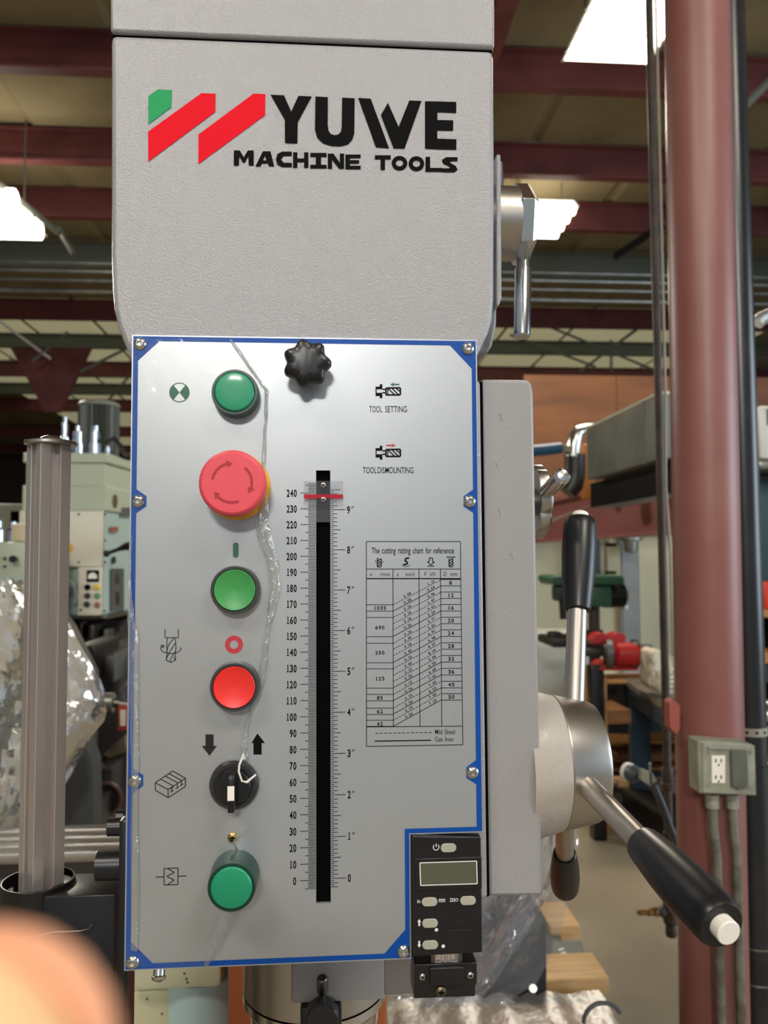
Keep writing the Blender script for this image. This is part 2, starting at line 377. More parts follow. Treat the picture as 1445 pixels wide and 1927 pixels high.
area('lamp_light', (-3.6, 7.2, 4.3), (-3.4, 6, 0), .6, .6, 260, (1, .93, .8))

# ================================================================== the drill press
dp = thing('drill_press', (0, .08, 1.2), 'grey upright drilling machine head with blue-bordered control panel filling the view', 'machine')
def outline(pts, Y): return [at(x, y, Y) for x, y in pts]
# head housing: front outline swept back
L_ = [(208, 64.5), (208, 300), (208, 480), (210, 540), (213, 580), (220, 612), (232, 644), (243, 668), (248, 700), (251, 735)]
R_ = [(899, 735), (899, 668), (909, 648), (920, 625), (927, 600), (930, 560), (931, 300), (929, 94.5)]
def hpoly(pts, y0, y1): return [at(x, y, y0) for x, y in pts]
head = MB(); head.prism(hpoly(L_+R_, .0025, 0), None, (0, .30, 0))
head.build('head_housing', paint, dp, bevel=.0035)
cov = MB(); cov.prism([at(207, -40, .0025), at(207, 59, .0025), at(931, 89, .0025), at(931, -40, .0025)], None, (0, .30, 0))
cov.build('top_cover', paint, dp, bevel=.002)
MB().prism([at(212, 55, .006), at(212, 70, .006), at(926, 98, .006), at(926, 85, .006)], None, (0, .28, 0)).build('cover_gasket', slotm, dp, smooth=0)
b = MB(); b.box(mm(-118, -45, 3), mm(98.5, 345, 60)); b.box(mm(-100, -44, 60), mm(80, 345, 505)); b.build('gearbox_body', paint_soft, dp, bevel=.002)
b = MB(); b.prism([at(885, 716, .005), at(903.5, 718, .005), at(917, 1690, .005), at(885, 1690, .005)], None, (0, .035, 0)); b.build('front_flange', paint, dp, bevel=.0015)
# recessed side and rear shoulder seen past the right edge
b = MB(); b.prism([at(934, 290, .05), at(942, 290, .05), at(944, 560, .05), at(939, 575, .05), at(934, 575, .05)], None, (0, .14, 0)); b.build('side_pad', paint, dp, bevel=.001)
b = MB(); b.prism([at(880, 560, .12), at(935, 560, .12), at(934, 610, .12), at(926, 650, .12), at(917, 664, .12), at(880, 664, .12)], None, (0, .1, 0)); b.build('rear_shoulder', paint_soft, dp, bevel=.002)
# side cover box
b = MB(); b.prism([at(919.5, 1688, .012), at(905.5, 713, .012), at(992, 714, .012), at(998, 716, .012), at(1001, 724, .012), at(1004, 740, .012), at(1021, 1686, .012)], None, (0, .17, 0))
side = b.build('side_cover', paint_soft, dp, bevel=.003)
b = MB(); b.prism([at(914, 1688, .0125), at(901, 718, .0125), at(908, 718, .0125), at(921, 1686, .0125)], None, (0, .01, 0)); b.build('joint', slotm, dp, smooth=0)
for x, y, l in ((933, 870, 4), (938, 955, 6), (940, 778, 5), (961, 1040, 4)):
    p = at(x, y, .0118); MB().tube([p, p+Vector((.001, -.0002, -.001)), p+Vector((.0015, 0, -.001*l))], .0003, 5).build('paint_chip', paint, side)
# logo, printed flat on the head
YL = .0021
def uv(u, v, ox, oy, s, Y): return at(ox+u/s, oy+v/s, Y)
def lg(pts, s=4.8167, ox=260, oy=150): return [uv(u, v, ox, oy, s, YL) for u, v in pts]
logo = MB().poly(lg([(92, 148), (182, 86), (306, 94), (302, 248), (92, 404)])).build('logo_green_bar', logo_green, dp, smooth=0)
MB().poly(lg([(90, 470), (572, 122), (702, 126), (699, 290), (92, 742)])).build('logo_red_bar', logo_red, dp, smooth=0)
MB().poly(lg([(546, 496), (1045, 126), (1153, 130), (1150, 320), (545, 765)])).build('logo_red_bar', logo_red, dp, smooth=0)
def lk(pts): return [uv(u, v, 430, 160, 3.2111, YL) for u, v in pts]
b = MB(); b.poly(lk([(253, 58), (335, 62), (379, 160), (340, 210)])); b.poly(lk([(379, 160), (422, 65), (503, 69), (418, 225), (340, 210)])); b.poly(lk([(340, 210), (418, 225), (416, 354), (341, 350)]))
b.build('logo_letter', logo_black, dp, smooth=0)
U = [(525, 69), (600, 73), (599, 240), (604, 275), (618, 296), (642, 303), (664, 298), (680, 280), (684, 250), (686, 76), (762, 80), (760, 290), (748, 330), (722, 358), (680, 370), (620, 368), (570, 352), (535, 318), (522, 270)]
b = MB()
n = len(U); inn = U[1:10]; outr = [U[0]]+U[::-1][:9]
outr = [U[0], U[18], U[17], U[16], U[15], U[14], U[13], U[11], U[10]]
for i in range(8): b.poly(lk([inn[i], inn[i+1], outr[i+1], outr[i]]))
b.poly(lk([U[13], U[12], U[11]])); b.build('logo_letter', logo_black, dp, smooth=0)
b = MB(); b.poly(lk([(783, 78), (859, 82), (970, 382), (890, 376)])); b.poly(lk([(963, 107), (1028, 253), (1063, 385), (997, 382), (920, 182)])); b.poly(lk([(1092, 93), (1166, 96), (1063, 385), (1020, 270), (1028, 253)])); b.build('logo_letter', logo_black, dp, smooth=0)
b = MB(); b.poly(lk([(1187, 98), (1262, 99), (1261, 388), (1187, 384)]))
for q in ([(1262, 99), (1376, 102), (1376, 169), (1262, 163)], [(1261, 211), (1358, 213), (1357, 276), (1261, 274)], [(1261, 324), (1377, 328), (1376, 391), (1261, 388)]): b.poly(lk(q))
b.build('logo_letter', logo_black, dp, smooth=0)
# MACHINE TOOLS: wide letters drawn on a 10 x 10 grid
WID = {'M': [[(0, 10), (3, 10), (5, 5.5), (7, 10), (10, 10), (10, 0), (7.5, 0), (7.3, 6), (5.5, 2), (4.5, 2), (2.7, 6), (2.5, 0), (0, 0)]],
 'A': [[(0, 0), (4, 10), (8, 10), (10, 0), (7.2, 0), (6.8, 2), (3.4, 2), (2.8, 0)], 'hole', [(4, 3.8), (6.5, 3.8), (6, 7)]],
 'C': [[(10, 10), (4, 10), (1, 8.5), (0, 5), (1, 1.5), (4, 0), (10, 0), (10, 2.8), (5, 2.8), (3.2, 5), (5, 7.2), (10, 7.2)]],
 'H': [[(0, 10), (2.8, 10), (2.8, 6), (7.2, 6), (7.2, 10), (10, 10), (10, 0), (7.2, 0), (7.2, 3.6), (2.8, 3.6), (2.8, 0), (0, 0)]],
 'I': [[(0, 10), (10, 10), (10, 7.4), (6.6, 7.4), (6.6, 2.4), (10, 2.4), (10, 0), (0, 0), (0, 2.4), (3.4, 2.4), (3.4, 7.4), (0, 7.4)]],
 'N': [[(0, 10), (3.4, 10), (7.4, 4), (7.4, 10), (10, 10), (10, 0), (7, 0), (2.6, 6), (2.6, 0), (0, 0)]],
 'E': [[(0, 10), (10, 10), (10, 7.6), (3, 7.6), (3, 6.2), (9, 6.2), (9, 3.9), (3, 3.9), (3, 2.4), (10, 2.4), (10, 0), (0, 0)]],
 'T': [[(0, 10), (10, 10), (10, 7.2), (6.4, 7.2), (6.4, 0), (3.6, 0), (3.6, 7.2), (0, 7.2)]],
 'O': ['ring'], 'L': [[(0, 10), (2.8, 10), (2.8, 2.6), (10, 2.6), (10, 0), (0, 0)]],
 'S': [[(10, 10), (2.5, 10), (0, 8.2), (.4, 6), (5.4, 3.4), (4.5, 2.6), (0, 2.6), (0, 0), (8, 0), (10, 1.8), (9, 4), (5, 6.4), (5.5, 7.4), (10, 7.4)]]}
def tri(polys):
    """flat polygon with its concavities kept"""
    from mathutils.geometry import tessellate_polygon
    v = [Vector((x, y, 0)) for x, y in polys]; return tessellate_polygon([v])
for ch, u0, u1, v0, v1 in [('M', 32, 152, 395, 487), ('A', 162, 276, 400, 492), ('C', 286, 382, 402, 496), ('H', 390, 482, 406, 500), ('I', 494, 592, 410, 504), ('N', 600, 698, 414, 506), ('E', 706, 798, 420, 509),
    ('T', 884, 980, 424, 513), ('O', 986, 1080, 428, 516), ('O', 1088, 1182, 430, 520), ('L', 1190, 1290, 434, 524), ('S', 1290, 1384, 436, 527)]:
    b = MB()
    def g(x, y): return uv(u0+(u1-u0)*x/10, v1+(v0-v1)*y/10, 430, 160, 3.2111, YL)
    if ch == 'O':
        n = 24
        for i in range(n):
            q = []
            for k, rr in ((i, 1), (i+1, 1), (i+1, .5), (i, .5)):
                w = 2*math.pi*k/n; q.append(g(5+5*math.cos(w)*(rr if rr == 1 else .48), 5+5*math.sin(w)*(rr if rr == 1 else .44)))
            b.poly(q)
    elif ch == 'A':
        for q in ([(0, 0), (4, 10), (5, 10), (5, 7), (2.8, 0)], [(5, 10), (8, 10), (10, 0), (7.2, 0), (5, 7)], [(3.4, 2), (6.8, 2), (6.2, 4), (4, 4)]): b.poly([g(*p) for p in q])
    else:
        pg = WID[ch][0]; b.add([g(*p) for p in pg], tri(pg))
    b.build('logo_letter', logo_black, dp, smooth=0)

# ---- control panel: 2 mm brushed sheet with a slot and a notch, blue border printed on it
XL, XR, ZT, ZBt = -120, 99.8, 340, -49.6
NX, NZ = 54.3, 26
panel_y0, panel_y1 = .0, 2.4
b = MB()
def pbox(x0, z0, x1, z1): b.box(mm(x0, z0, panel_y0), mm(x1, z1, panel_y1))
pbox(XL, ZBt, -4.4, ZT); pbox(-4.4, 254.5, 4.6, ZT); pbox(-4.4, ZBt, 4.6, -14); pbox(4.6, ZBt, NX, ZT); pbox(NX, NZ, XR, ZT)
panel = b.build('control_panel', alu_panel, dp, smooth=0)
MB().box(mm(-8, -20, 2.45), mm(8, 260, 2.95)).build('slot_backing', slotm, panel, smooth=0)
E_ = -.08
def P(x, z): return mm(x, z, E_)
bd = MB()
def quad(*p): bd.poly([P(*q) for q in p])
w = 3.6; e = .8
iL, iR, iT, iB = XL+w+.3, XR-w, ZT-w-.3, ZBt+w+.3
quad((XL+e, ZBt+e), (iL, iB), (iL, iT), (XL+e, ZT-e)); quad((XL+e, ZT-e), (iL, iT), (iR, iT), (XR-e, ZT-e)); quad((XR-e, ZT-e), (iR, iT), (iR, NZ+w), (XR-.1, NZ+e))
quad((XR-.1, NZ+e), (iR, NZ+w), (NX-w, NZ+w), (NX-e, NZ+e)); quad((NX-e, NZ+e), (NX-w, NZ+w), (NX-w, iB), (NX-e, ZBt+e)); quad((NX-e, ZBt+e), (NX-w, iB), (iL, iB), (XL+e, ZBt+e))
quad((iL, iT), (iL, iT-12.5), (iL+13, iT)); quad((iR, iT), (iR-14, iT), (iR, iT-15)); quad((iL, iB), (iL+13, iB), (iL, iB+13)); quad((NX-w, iB), (NX-w, iB+14), (NX-w-13, iB))
for zc in (234.8, 63.3):
    quad((iL, zc-7.5), (iL+6.2, zc-3.2), (iL+6.2, zc+3.2), (iL, zc+7.5)); quad((iR, zc-7.5), (iR, zc+7.5), (iR-6.2, zc+3.2), (iR-6.2, zc-3.2))
bd.build('blue_border', blue, panel, smooth=0)
# ---- button-head screws
def hexscrew(x, z, parent=None, r=3.9):
    c = mm(x, z, 0); b = MB(); b.lathe([(0, r/1000), (.0008, r/1000), (.0016, r*.85/1000), (.0022, r*.6/1000), (.0023, .0019)], c, (0, -1, 0), 24, caps=False)
    b.lathe([(.0023, .0017), (.0008, .0017), (.0007, .0001)], c, (0, -1, 0), 6, caps=False)
    b.lathe([(.0023, .0019), (.0023, .0017)], c, (0, -1, 0), 24, caps=False)
    return b.build('screw', chrome, parent or panel)
for x, z in ((-115, 334.3), (-115, 234.8), (-115, 63.3), (-115, -44.6), (93.9, 334.3), (93.9, 234.8), (93.9, 63.3), (49.6, -44.6)): hexscrew(x, z)
# ---- depth scale
b = MB()
for k in range(-5, 247):
    l = -14.3 if k % 10 == 0 else -11.2 if k % 5 == 0 else -9.3
    b.line(P(l, k), P(-4.6, k), .00040)
for k in range(-4, 191):
    z = .8+k*1.27
    l = 13.9 if k % 20 == 0 else 11 if k % 10 == 0 else 9 if k % 2 == 0 else 6.9
    b.line(P(4.8, z), P(l, z), .00040)
b.build('scale_ticks', black_print, panel, smooth=0, kind='stuff')
for k in range(0, 250, 10):
    b = MB(); s = str(k); digits(b, s, P(-16.6-1.05*len(s), k), .0046, .0019, .00225, .03); b.build('scale_number', black_print, panel, smooth=0, kind='stuff')
for k in range(0, 10):
    b = MB(); z = .8+k*25.4; digits(b, str(k), P(16.1, z), .0046, .0019, .002, .03)
    if k:
        for dx in (0, .9): b.line(P(18+dx, z+.9), P(18.6+dx, z+2.3), .0004)
    b.build('scale_number', black_print, panel, smooth=0, kind='stuff')
# clear cursor with red line
cu = MB().box(mm(-12, 232.5, -2.4), mm(12.6, 247.6, -1.4)).build('depth_cursor', acryl, dp, smooth=0)
MB().box(mm(-12, 236.5, -2.6), mm(12.6, 239.0, -2.42)).build('red_line', clear('red_marker', (.95, .18, .25), .02, .2, (.8, .02, .05), .5), cu, smooth=0)
def phillips(c, r, m, name, parent, ax=(0, -1, 0), bevelr=.6):
    c = Vector(c); b = MB(); b.lathe([(0, r), (r*.35, r*.95), (r*.62, r*bevelr), (r*.7, r*.15)], c, ax, 18)
    o = b.build(name, m, parent); A = Vector(ax)
    x = MB(); t = A.cross(Vector((0, 0, 1))).normalized(); u = A.cross(t)
    for d, q in ((t, u), (u, t)):
        x.prism([c+A*r*.45+d*r*.55+q*r*.13, c+A*r*.45-d*r*.55+q*r*.13, c+A*r*.45-d*r*.55-q*r*.13, c+A*r*.45+d*r*.55-q*r*.13], None, A*r*.27)
    x.build('cross_slot', slotm, parent, smooth=0); return o
phillips(mm(.1, 245, -2.4), .0017, chrome, 'screw', cu); phillips(mm(.1, 235.8, -2.6), .0017, chrome, 'screw', cu)
MB().box(mm(-4.2, 221.5, .2), mm(4.4, 232.8, 2.3)).build('cursor_carrier', bezelm, cu, smooth=0)
# ---- cutting chart, drawn in the plane of the panel
CS = 4.5875
def K(u, v): 
    q = at(670+u/CS, 1000+v/CS, 0); q.y = E_/1000; return q
b = MB(); wl = .00045
def kl(u0, v0, u1, v1, w=wl): b.line(K(u0, v0), K(u1, v1), w)
kl(88, 88, 900, 88); kl(88, 88, 90, 1856); kl(900, 88, 921, 1842); kl(90, 1856, 921, 1842)
kl(89, 325, 902, 325); kl(89, 408, 903, 408, .0007); kl(90, 1688, 918, 1681)
kl(318, 325, 322, 1686); kl(543, 325, 551, 1683); kl(728, 325, 740, 1682)
LB = [(633, 688), (743, 908), (966, 1134), (1186, 1353), (1407, 1463), (1525, 1580), (1630, 1683)]
for a, c in LB: kl(89, a, 320, a, .0004); kl(89, c, 320, c, .0004)
RB = [(415, 470), (523, 579), (631, 687), (741, 797), (850, 906), (961, 1017), (1071, 1128), (1182, 1239), (1294, 1350), (1400, 1456)]
for a, c in RB: kl(732, a, 905+a/200, a, .0004); kl(732, c, 905+c/200, c, .0004)
LY = [633, 688, 743, 797, 850, 906, 966, 1018, 1073, 1131, 1186, 1242, 1297, 1349, 1407, 1460, 1525, 1576, 1630, 1683]
RY = [418, 470, 525, 580, 633, 687, 743, 799, 852, 908, 963, 1019, 1073, 1130, 1184, 1240, 1296, 1352, 1402, 1456]
SOL = {1, 5, 9, 13, 15, 17, 19}
for i, (a, c) in enumerate(zip(LY, RY)):
    if i in SOL: kl(320, a, 733, c, .00042)
    else:
        for k in range(17):
            t0 = k/17; t1 = t0+.62/17*1.1; kl(320+413*t0, a+(c-a)*t0, 320+413*t1, a+(c-a)*t1, .00038)
for k in range(13): kl(165+k*38.5, 1743-k*.6, 165+k*38.5+27, 1743-k*.6, .00038)
kl(160, 1811, 648, 1803, .0007)
b.build('chart_lines', black_print, panel, smooth=0, kind='stuff')
b = MB()
def fit(s, u0, v0, u1, v1, bold=0.0):   # from lower-left to upper-right in crop pixels
    p = K(u0, v0); text(b, s, p, K(u1, v0)-p, K(u0, v1)-p, bold)
x = 134
for wd_, u0, u1 in (('The', 134, 202), ('cutting', 222, 342), ('rating', 364, 470), ('chart', 490, 580), ('for', 600, 650), ('reference', 668, 845)): fit(wd_, u0, 190, u1, 140 if wd_ != 'cutting' and wd_ != 'rating' else 141, .012)
for s, u0, u1, v0, v1 in (('n', 120, 138, 387, 366), ('r/min', 208, 290, 387, 352), ('s', 350, 367, 387, 366), ('mm/r', 426, 508, 387, 352), ('F', 592, 608, 386, 350), ('kN', 640, 682, 386, 350), ('D', 756, 780, 386, 350), ('mm', 815, 872, 386, 362)): fit(s, u0, v0, u1, v1)
fit('Mild', 682, 1750, 745, 1710, .004); fit('Steel', 765, 1750, 853, 1710, .004); fit('Cast', 682, 1813, 748, 1774, .004); fit('Iron', 770, 1813, 840, 1774, .004)
for s, v, l in zip(('1035', '690', '250', '125', '85', '62', '42'), (661, 829, 1046, 1270, 1436, 1553, 1661), range(7)): digits(b, s, K(205, v), .0023, .0016, .0021, .03)
for s, (a, c) in zip(('8', '12', '16', '20', '24', '28', '32', '36', '40', '50'), RB): digits(b, s, K(812+a/130, (a+c)/2), .0024, .0017, .0022, .03)
sv = ['0.08', '0.08', '0.26', '0.26', '0.26', '0.26', '0.26', '0.40', '0.26', '0.40', '0.26', '0.40', '0.15', '0.26', '0.15', '0.26', '0.15', '0.26', '0.15', '0.26']
fv = ['1.16', '0.64', '3.46', '2.47', '4.61', '3.29', '5.77', '5.81', '6.91', '6.98', '8.07', '8.14', '5.44', '6.59', '6.68', '7.41', '7.43', '8.23', '7.95', '7.23']
for i in range(20):
    an = math.atan2(LY[i]-RY[i], 413); u = 442+i*.7; digits(b, sv[i], K(u, LY[i]+(RY[i]-LY[i])*(u-320)/413-22), .0018, .00115, .0013, .02, an)
    u = 645+i*.9; digits(b, fv[i], K(u, LY[i]+(RY[i]-LY[i])*(u-320)/413-22), .0018, .00115, .0013, .02, an)
b.build('chart_lettering', black_print, panel, smooth=0, kind='stuff')
b = MB()
def pl(pts, w, close=False, fn=None):
    fn = fn or K; q = [fn(*p) for p in pts]
    for i in range(len(q)-(0 if close else 1)): b.line(q[i], q[(i+1) % len(q)], w)
def drillicon(u, v, s):
    for a in range(2): pl([(u-17+a*34, v-34), (u-17+a*34, v+34)], .0006)
    for k in range(3): pl([(u-17, v-4+k*22-8), (u+17, v-30+k*22-4)], .0007)
    pl([(u-17, v+34), (u, v+40), (u+17, v+34)], .0006)
drillicon(200, 270, 1); pl([(172, 250), (165, 258), (172, 268), (184, 272)], .0003); pl([(218, 272), (235, 264), (232, 254)], .0003); pl([(184, 228), (192, 238)], .0007)
drillicon(818, 268, 1); pl([(778, 222), (858, 222)], .0006)
pl([(458, 230), (436, 232), (422, 242), (422, 254), (440, 264), (444, 276), (430, 286), (408, 288)], .0011); pl([(398, 284), (406, 300), (436, 304), (462, 298), (466, 286)], .0003)
pl([(632, 230), (660, 230), (660, 262), (676, 262), (646, 290), (616, 262), (632, 262)], .0006, True); pl([(618, 299), (674, 299)], .0006)
b.build('chart_symbols', black_print, panel, smooth=0, kind='stuff')
# ---- other printed signs (crop frames of the photograph, laid onto the panel)
def Q(ox, oy, s):
    def f(u, v):
        q = at(ox+u/s, oy+v/s, 0); q.y = E_/1000; return q
    return f
T5 = Q(500, 620, 3.4405)
for dv, nm in ((0, 0), (398, 1)):
    b = MB(); K2 = T5
    b.poly([K2(711, 370+dv), K2(738, 370+dv), K2(738, 355+dv), K2(755, 355+dv), K2(755, 388+dv), K2(718, 388+dv), K2(718, 410+dv), K2(755, 410+dv), K2(755, 443+dv), K2(738, 443+dv), K2(738, 430+dv), K2(711, 430+dv)][:6]+[K2(711, 388+dv)])
    b.poly([K2(711, 410+dv), K2(755, 410+dv), K2(755, 445+dv), K2(738, 445+dv), K2(738, 432+dv), K2(711, 432+dv)]); b.poly([K2(711, 370+dv), K2(718, 370+dv), K2(718, 430+dv), K2(711, 430+dv)])
    pl([(755, 388+dv), (778, 388+dv), (778, 410+dv), (755, 410+dv)], .0009, fn=K2); pl([(778, 380+dv), (871, 378+dv), (871, 424+dv), (778, 424+dv)], .0011, True, K2); pl([(790, 380+dv), (790, 422+dv)], .0007, fn=K2)
    for k in range(3): pl([(793+k*26, 384+dv), (833+k*26 if k < 2 else 869, (422 if k < 2 else 402)+dv)], .0008, fn=K2)
    b.build('tool_symbol', black_print, panel, smooth=0)
    b = MB(); v = 356 if nm == 0 else 751
    sh = [(804, 0), (830, -12), (828, -4), (866, -4), (866, 5), (828, 5), (830, 13)] if nm == 0 else [(842, 0), (816, -12), (818, -5), (780, -5), (780, 5), (818, 5), (816, 12)]
    b.add([K2(u, v+q) for u, q in sh], tri(sh)); b.build('arrow_print', green_print if nm == 0 else red_print, panel, smooth=0)
b = MB()
def fit2(s, u0, v0, u1, v1, fn, bold=.0):
    p = fn(u0, v0); text(b, s, p, fn(u1, v0)-p, fn(u0, v1)-p, bold)
fit2('TOOL', 670, 536, 754, 496, T5, .006); fit2('SETTING', 773, 536, 914, 496, T5, .006); fit2('TOOL', 629, 931, 717, 891, T5, .006); fit2('DISMOUNTING', 724, 931, 956, 891, T5, .006)
b.build('panel_lettering', black_print, panel, smooth=0, kind='stuff')
b = MB(); c = P(-90.3, 303.6); b.arc(c, .0060, .0007, 0, 360, 36)
for a0, a1 in ((-52, 52), (128, 232)):
    n = 10; b.poly([c]+[c+Vector((math.cos(math.radians(a0+(a1-a0)*i/n))*.006, 0, math.sin(math.radians(a0+(a1-a0)*i/n))*.006)) for i in range(n+1)])
b.build('lamp_symbol', green_print, panel, smooth=0)
T3 = Q(230, 1000, 4.1286); b = MB()
c0 = T3(882, 108); c1 = T3(882, 184); b.line(c0, c1, .0036); b.disc(c0, .0018); b.disc(c1, .0018); b.build('start_mark', green_print, panel, smooth=0)
b = MB(); b.arc(T3(868, 880), .0041, .0030, 0, 360, 32); b.build('stop_mark', red_print, panel, smooth=0)
b = MB(); ww = .0005
for q in ([(332, 757), (332, 826), (436, 826), (436, 757)], [(350, 828), (345, 900), (350, 940), (341, 1000), (378, 1018), (415, 1000), (412, 960), (418, 900), (412, 828)], [(402, 828), (360, 880), (345, 935)], [(412, 870), (372, 930), (343, 990)], [(415, 930), (385, 975), (370, 1015)], [(400, 975), (412, 1003)],
          [(325, 884), (306, 890), (296, 912), (318, 938), (372, 950), (430, 942), (456, 918), (452, 900)], [(325, 884), (302, 886), (318, 906), (325, 884)]): pl(q, ww, fn=T3)
T4 = Q(230, 1380, 4.1286)
for q in ([(256, 384), (393, 292), (491, 350), (491, 412), (358, 500), (258, 442), (256, 384), (356, 436), (491, 350)], [(356, 436), (358, 500)], [(300, 356), (400, 410)], [(330, 330), (432, 385)], [(362, 312), (462, 366)],
          [(385, 424), (385, 452), (372, 456)], [(385, 450), (398, 442)], [(428, 396), (428, 424)], [(414, 430), (440, 416)], [(460, 376), (460, 402)], [(448, 408), (474, 392)], [(372, 430), (398, 416)],
          [(325, 1050), (433, 1046), (433, 1174), (325, 1178), (325, 1050)], [(259, 1117), (325, 1115)], [(433, 1110), (499, 1108)], [(356, 1052), (406, 1080), (346, 1110), (404, 1140), (352, 1176)]): pl(q, .0006, fn=T4)
b.build('control_symbols', black_print, panel, smooth=0, kind='stuff')
b = MB()
sh = [(647, 8), (710, 8), (710, 97), (737, 97), (678, 175), (617, 97), (647, 97)]; b.add([T4(*q) for q in sh], tri(sh)); b.build('arrow_print', black_print, panel, smooth=0); b = MB()
sh = [(1050, 0), (1110, 76), (1083, 76), (1083, 165), (1019, 165), (1019, 76), (1003, 76)]; b.add([T4(*q) for q in sh], tri(sh))
b.build('arrow_print', black_print, panel, smooth=0)

# ---- push buttons
def button(x, z, name, cap, proud, r=14.4, dome=1.6, label=None, bezel=bezelm, tint=None, long_=False):
    c = mm(x, z, 0)
    g = bpy.data.objects.new(name, None); S.collection.objects.link(g); g.parent = dp; g.location = c-wloc(dp); g.empty_display_size = .01
    if label: g['label'] = label
    d = proud/1000; R_ = r/1000
    MB().lathe([(0, R_), (.002, R_), (d*.8, R_*.985), (d, R_*.955), (d, R_*.86), (d-.0015, R_*.83)], c, (0, -1, 0), 40, caps=False).build('bezel', bezel, g)
    k = R_*.83
    if dome > 0: pr = [(d-.002, k), (d+.0005, k), (d+.0005+dome/1000*.6, k*.93), (d+.0005+dome/1000*.9, k*.7), (d+.0005+dome/1000, k*.35), (d+.0005+dome/1000, .0001)]
    else: pr = [(d-.002, k), (d+.0002, k), (d+.0006, k*.97), (d+.0003, k*.9), (d-.0008, k*.5), (d-.0012, .0001)]
    MB().lathe(pr, c, (0, -1, 0), 40, caps=False).build('cap', cap, g)
    return g
button(-54.6, 302, 'indicator_lamp', greenlens, 11.5, 14.7, 1.2, 'green indicator lamp at the top of the panel', mat('dark_green_bezel', (20, 62, 52), .3))
button(-54.2, 179.5, 'push_button', greencap, 9, 15.2, 0, 'green start push button')
button(-54.0, 120.5, 'push_button', redcap, 10.5, 15.2, 0, 'red stop push button')
g = button(-53.7, 5.8, 'indicator_lamp', greenlens, 21, 14.6, 1.4, 'green indicator lamp at the bottom of the panel', mat('green_dark_ring', (18, 58, 46), .3))
# emergency stop mushroom with engraved arrows
c = mm(-54.3, 244.2, 0); g = bpy.data.objects.new('emergency_stop', None); S.collection.objects.link(g); g.parent = dp; g.location = c-wloc(dp); g.empty_display_size = .01; g['label'] = 'red twist-release emergency stop button with three arrows'
MB().lathe([(0, .0212), (.0012, .0212), (.0014, .0208), (.0014, .001)], c, (0, -1, 0), 48, caps=False).build('yellow_ring', yellow, g)
b = MB(); b.lathe([(0, .0145), (.012, .0145)], c, (0, -1, 0), 32); b.build('stem', bezelm, g)
n = 120; prof = [(.012, .013), (.013, .0185), (.016, .0198), (.0225, .0198), (.0243, .0190), (.0250, .0178)]
b = MB(); vs = []; fs = []
for k, (d, r) in enumerate(prof):
    for i in range(n):
        w = 2*math.pi*i/n; rr = r+(.0003 if (i % 2 and 1 < k < 4) else 0); vs.append(c+Vector((math.cos(w)*rr, -d, math.sin(w)*rr)))
for k in range(len(prof)-1):
    for i in range(n): fs.append((k*n+i, k*n+(i+1) % n, (k+1)*n+(i+1) % n, (k+1)*n+i))
fs.append(tuple((len(prof)-1)*n+i for i in range(n))); b.add(vs, fs); b.build('mushroom_head', estopm, g)
b = MB(); cc = c+Vector((0, -.02515, 0)); arw = mat('engraved_arrow', (168, 36, 48), .6)
for a in (95, -25, -145):
    b.arc(cc, .0118, .0016, a+75, a+8, 14)
    t = math.radians(a-8); h0 = math.radians(a+10)
    for s in (1,): b.poly([cc+Vector((math.cos(h0)*.0096, 0, math.sin(h0)*.0096)), cc+Vector((math.cos(h0)*.0142, 0, math.sin(h0)*.0142)), cc+Vector((math.cos(t)*.0116, 0, math.sin(t)*.0116))])
b.build('arrows', arw, g, smooth=0)
# selector switch
c = mm(-54.6, 60.2, 0); g = bpy.data.objects.new('selector_switch', None); S.collection.objects.link(g); g.parent = dp; g.location = c-wloc(dp); g.empty_display_size = .01; g['label'] = 'black selector switch with white pointer mark'
MB().lathe([(0, .0149), (.004, .0149), (.0062, .0135), (.0062, .0118), (.0055, .0116), (.0055, .0001)], c, (0, -1, 0), 40, caps=False).build('bezel', mat('selector_bezel', (40, 40, 42), .35), g)
b = MB(); b.lathe([(.0055, .0108), (.008, .0106), (.009, .0098), (.009, .0001)], c, (0, -1, 0), 32, caps=False)
b.box(c+Vector((-.0021, -.019, -.0125)), c+Vector((.0021, -.007, .0085)), .0012); b.build('knob', blackpl, g)
MB().box(c+Vector((-.0020, -.0194, -.0048)), c+Vector((.0020, -.0188, .0036))).build('pointer_mark', white_pl, g, smooth=0)
# small brass screw above the bottom lamp
phillips(mm(-55.6, 27.6, 0), .0031, brass, 'brass_screw', panel)
# star knob
c = mm(-9.8, 319.6, 0); n = 112; g = MB(); vs = []; fs = []
g.lathe([(0, .006), (.011, .006)], c, (0, -1, 0), 24)
prof = [(.008, .80), (.0095, .94), (.012, 1), (.0165, 1), (.0190, .955), (.0205, .85), (.0212, .55)]
for k, (d, s) in enumerate(prof):
    for i in range(n):
        w = 2*math.pi*i/n+.25; rr = (.0138+.0014*math.cos(7*w))*s; vs.append(c+Vector((math.cos(w)*rr, -d, math.sin(w)*rr)))
for k in range(len(prof)-1):
    for i in range(n): fs.append((k*n+i, k*n+(i+1) % n, (k+1)*n+(i+1) % n, (k+1)*n+i))
fs.append(tuple((len(prof)-1)*n+i for i in range(n))); fs.append(tuple(range(n-1, -1, -1))); g.add(vs, fs); g.build('star_knob', blackpl, dp, label='black seven-lobed star knob', smooth=40)
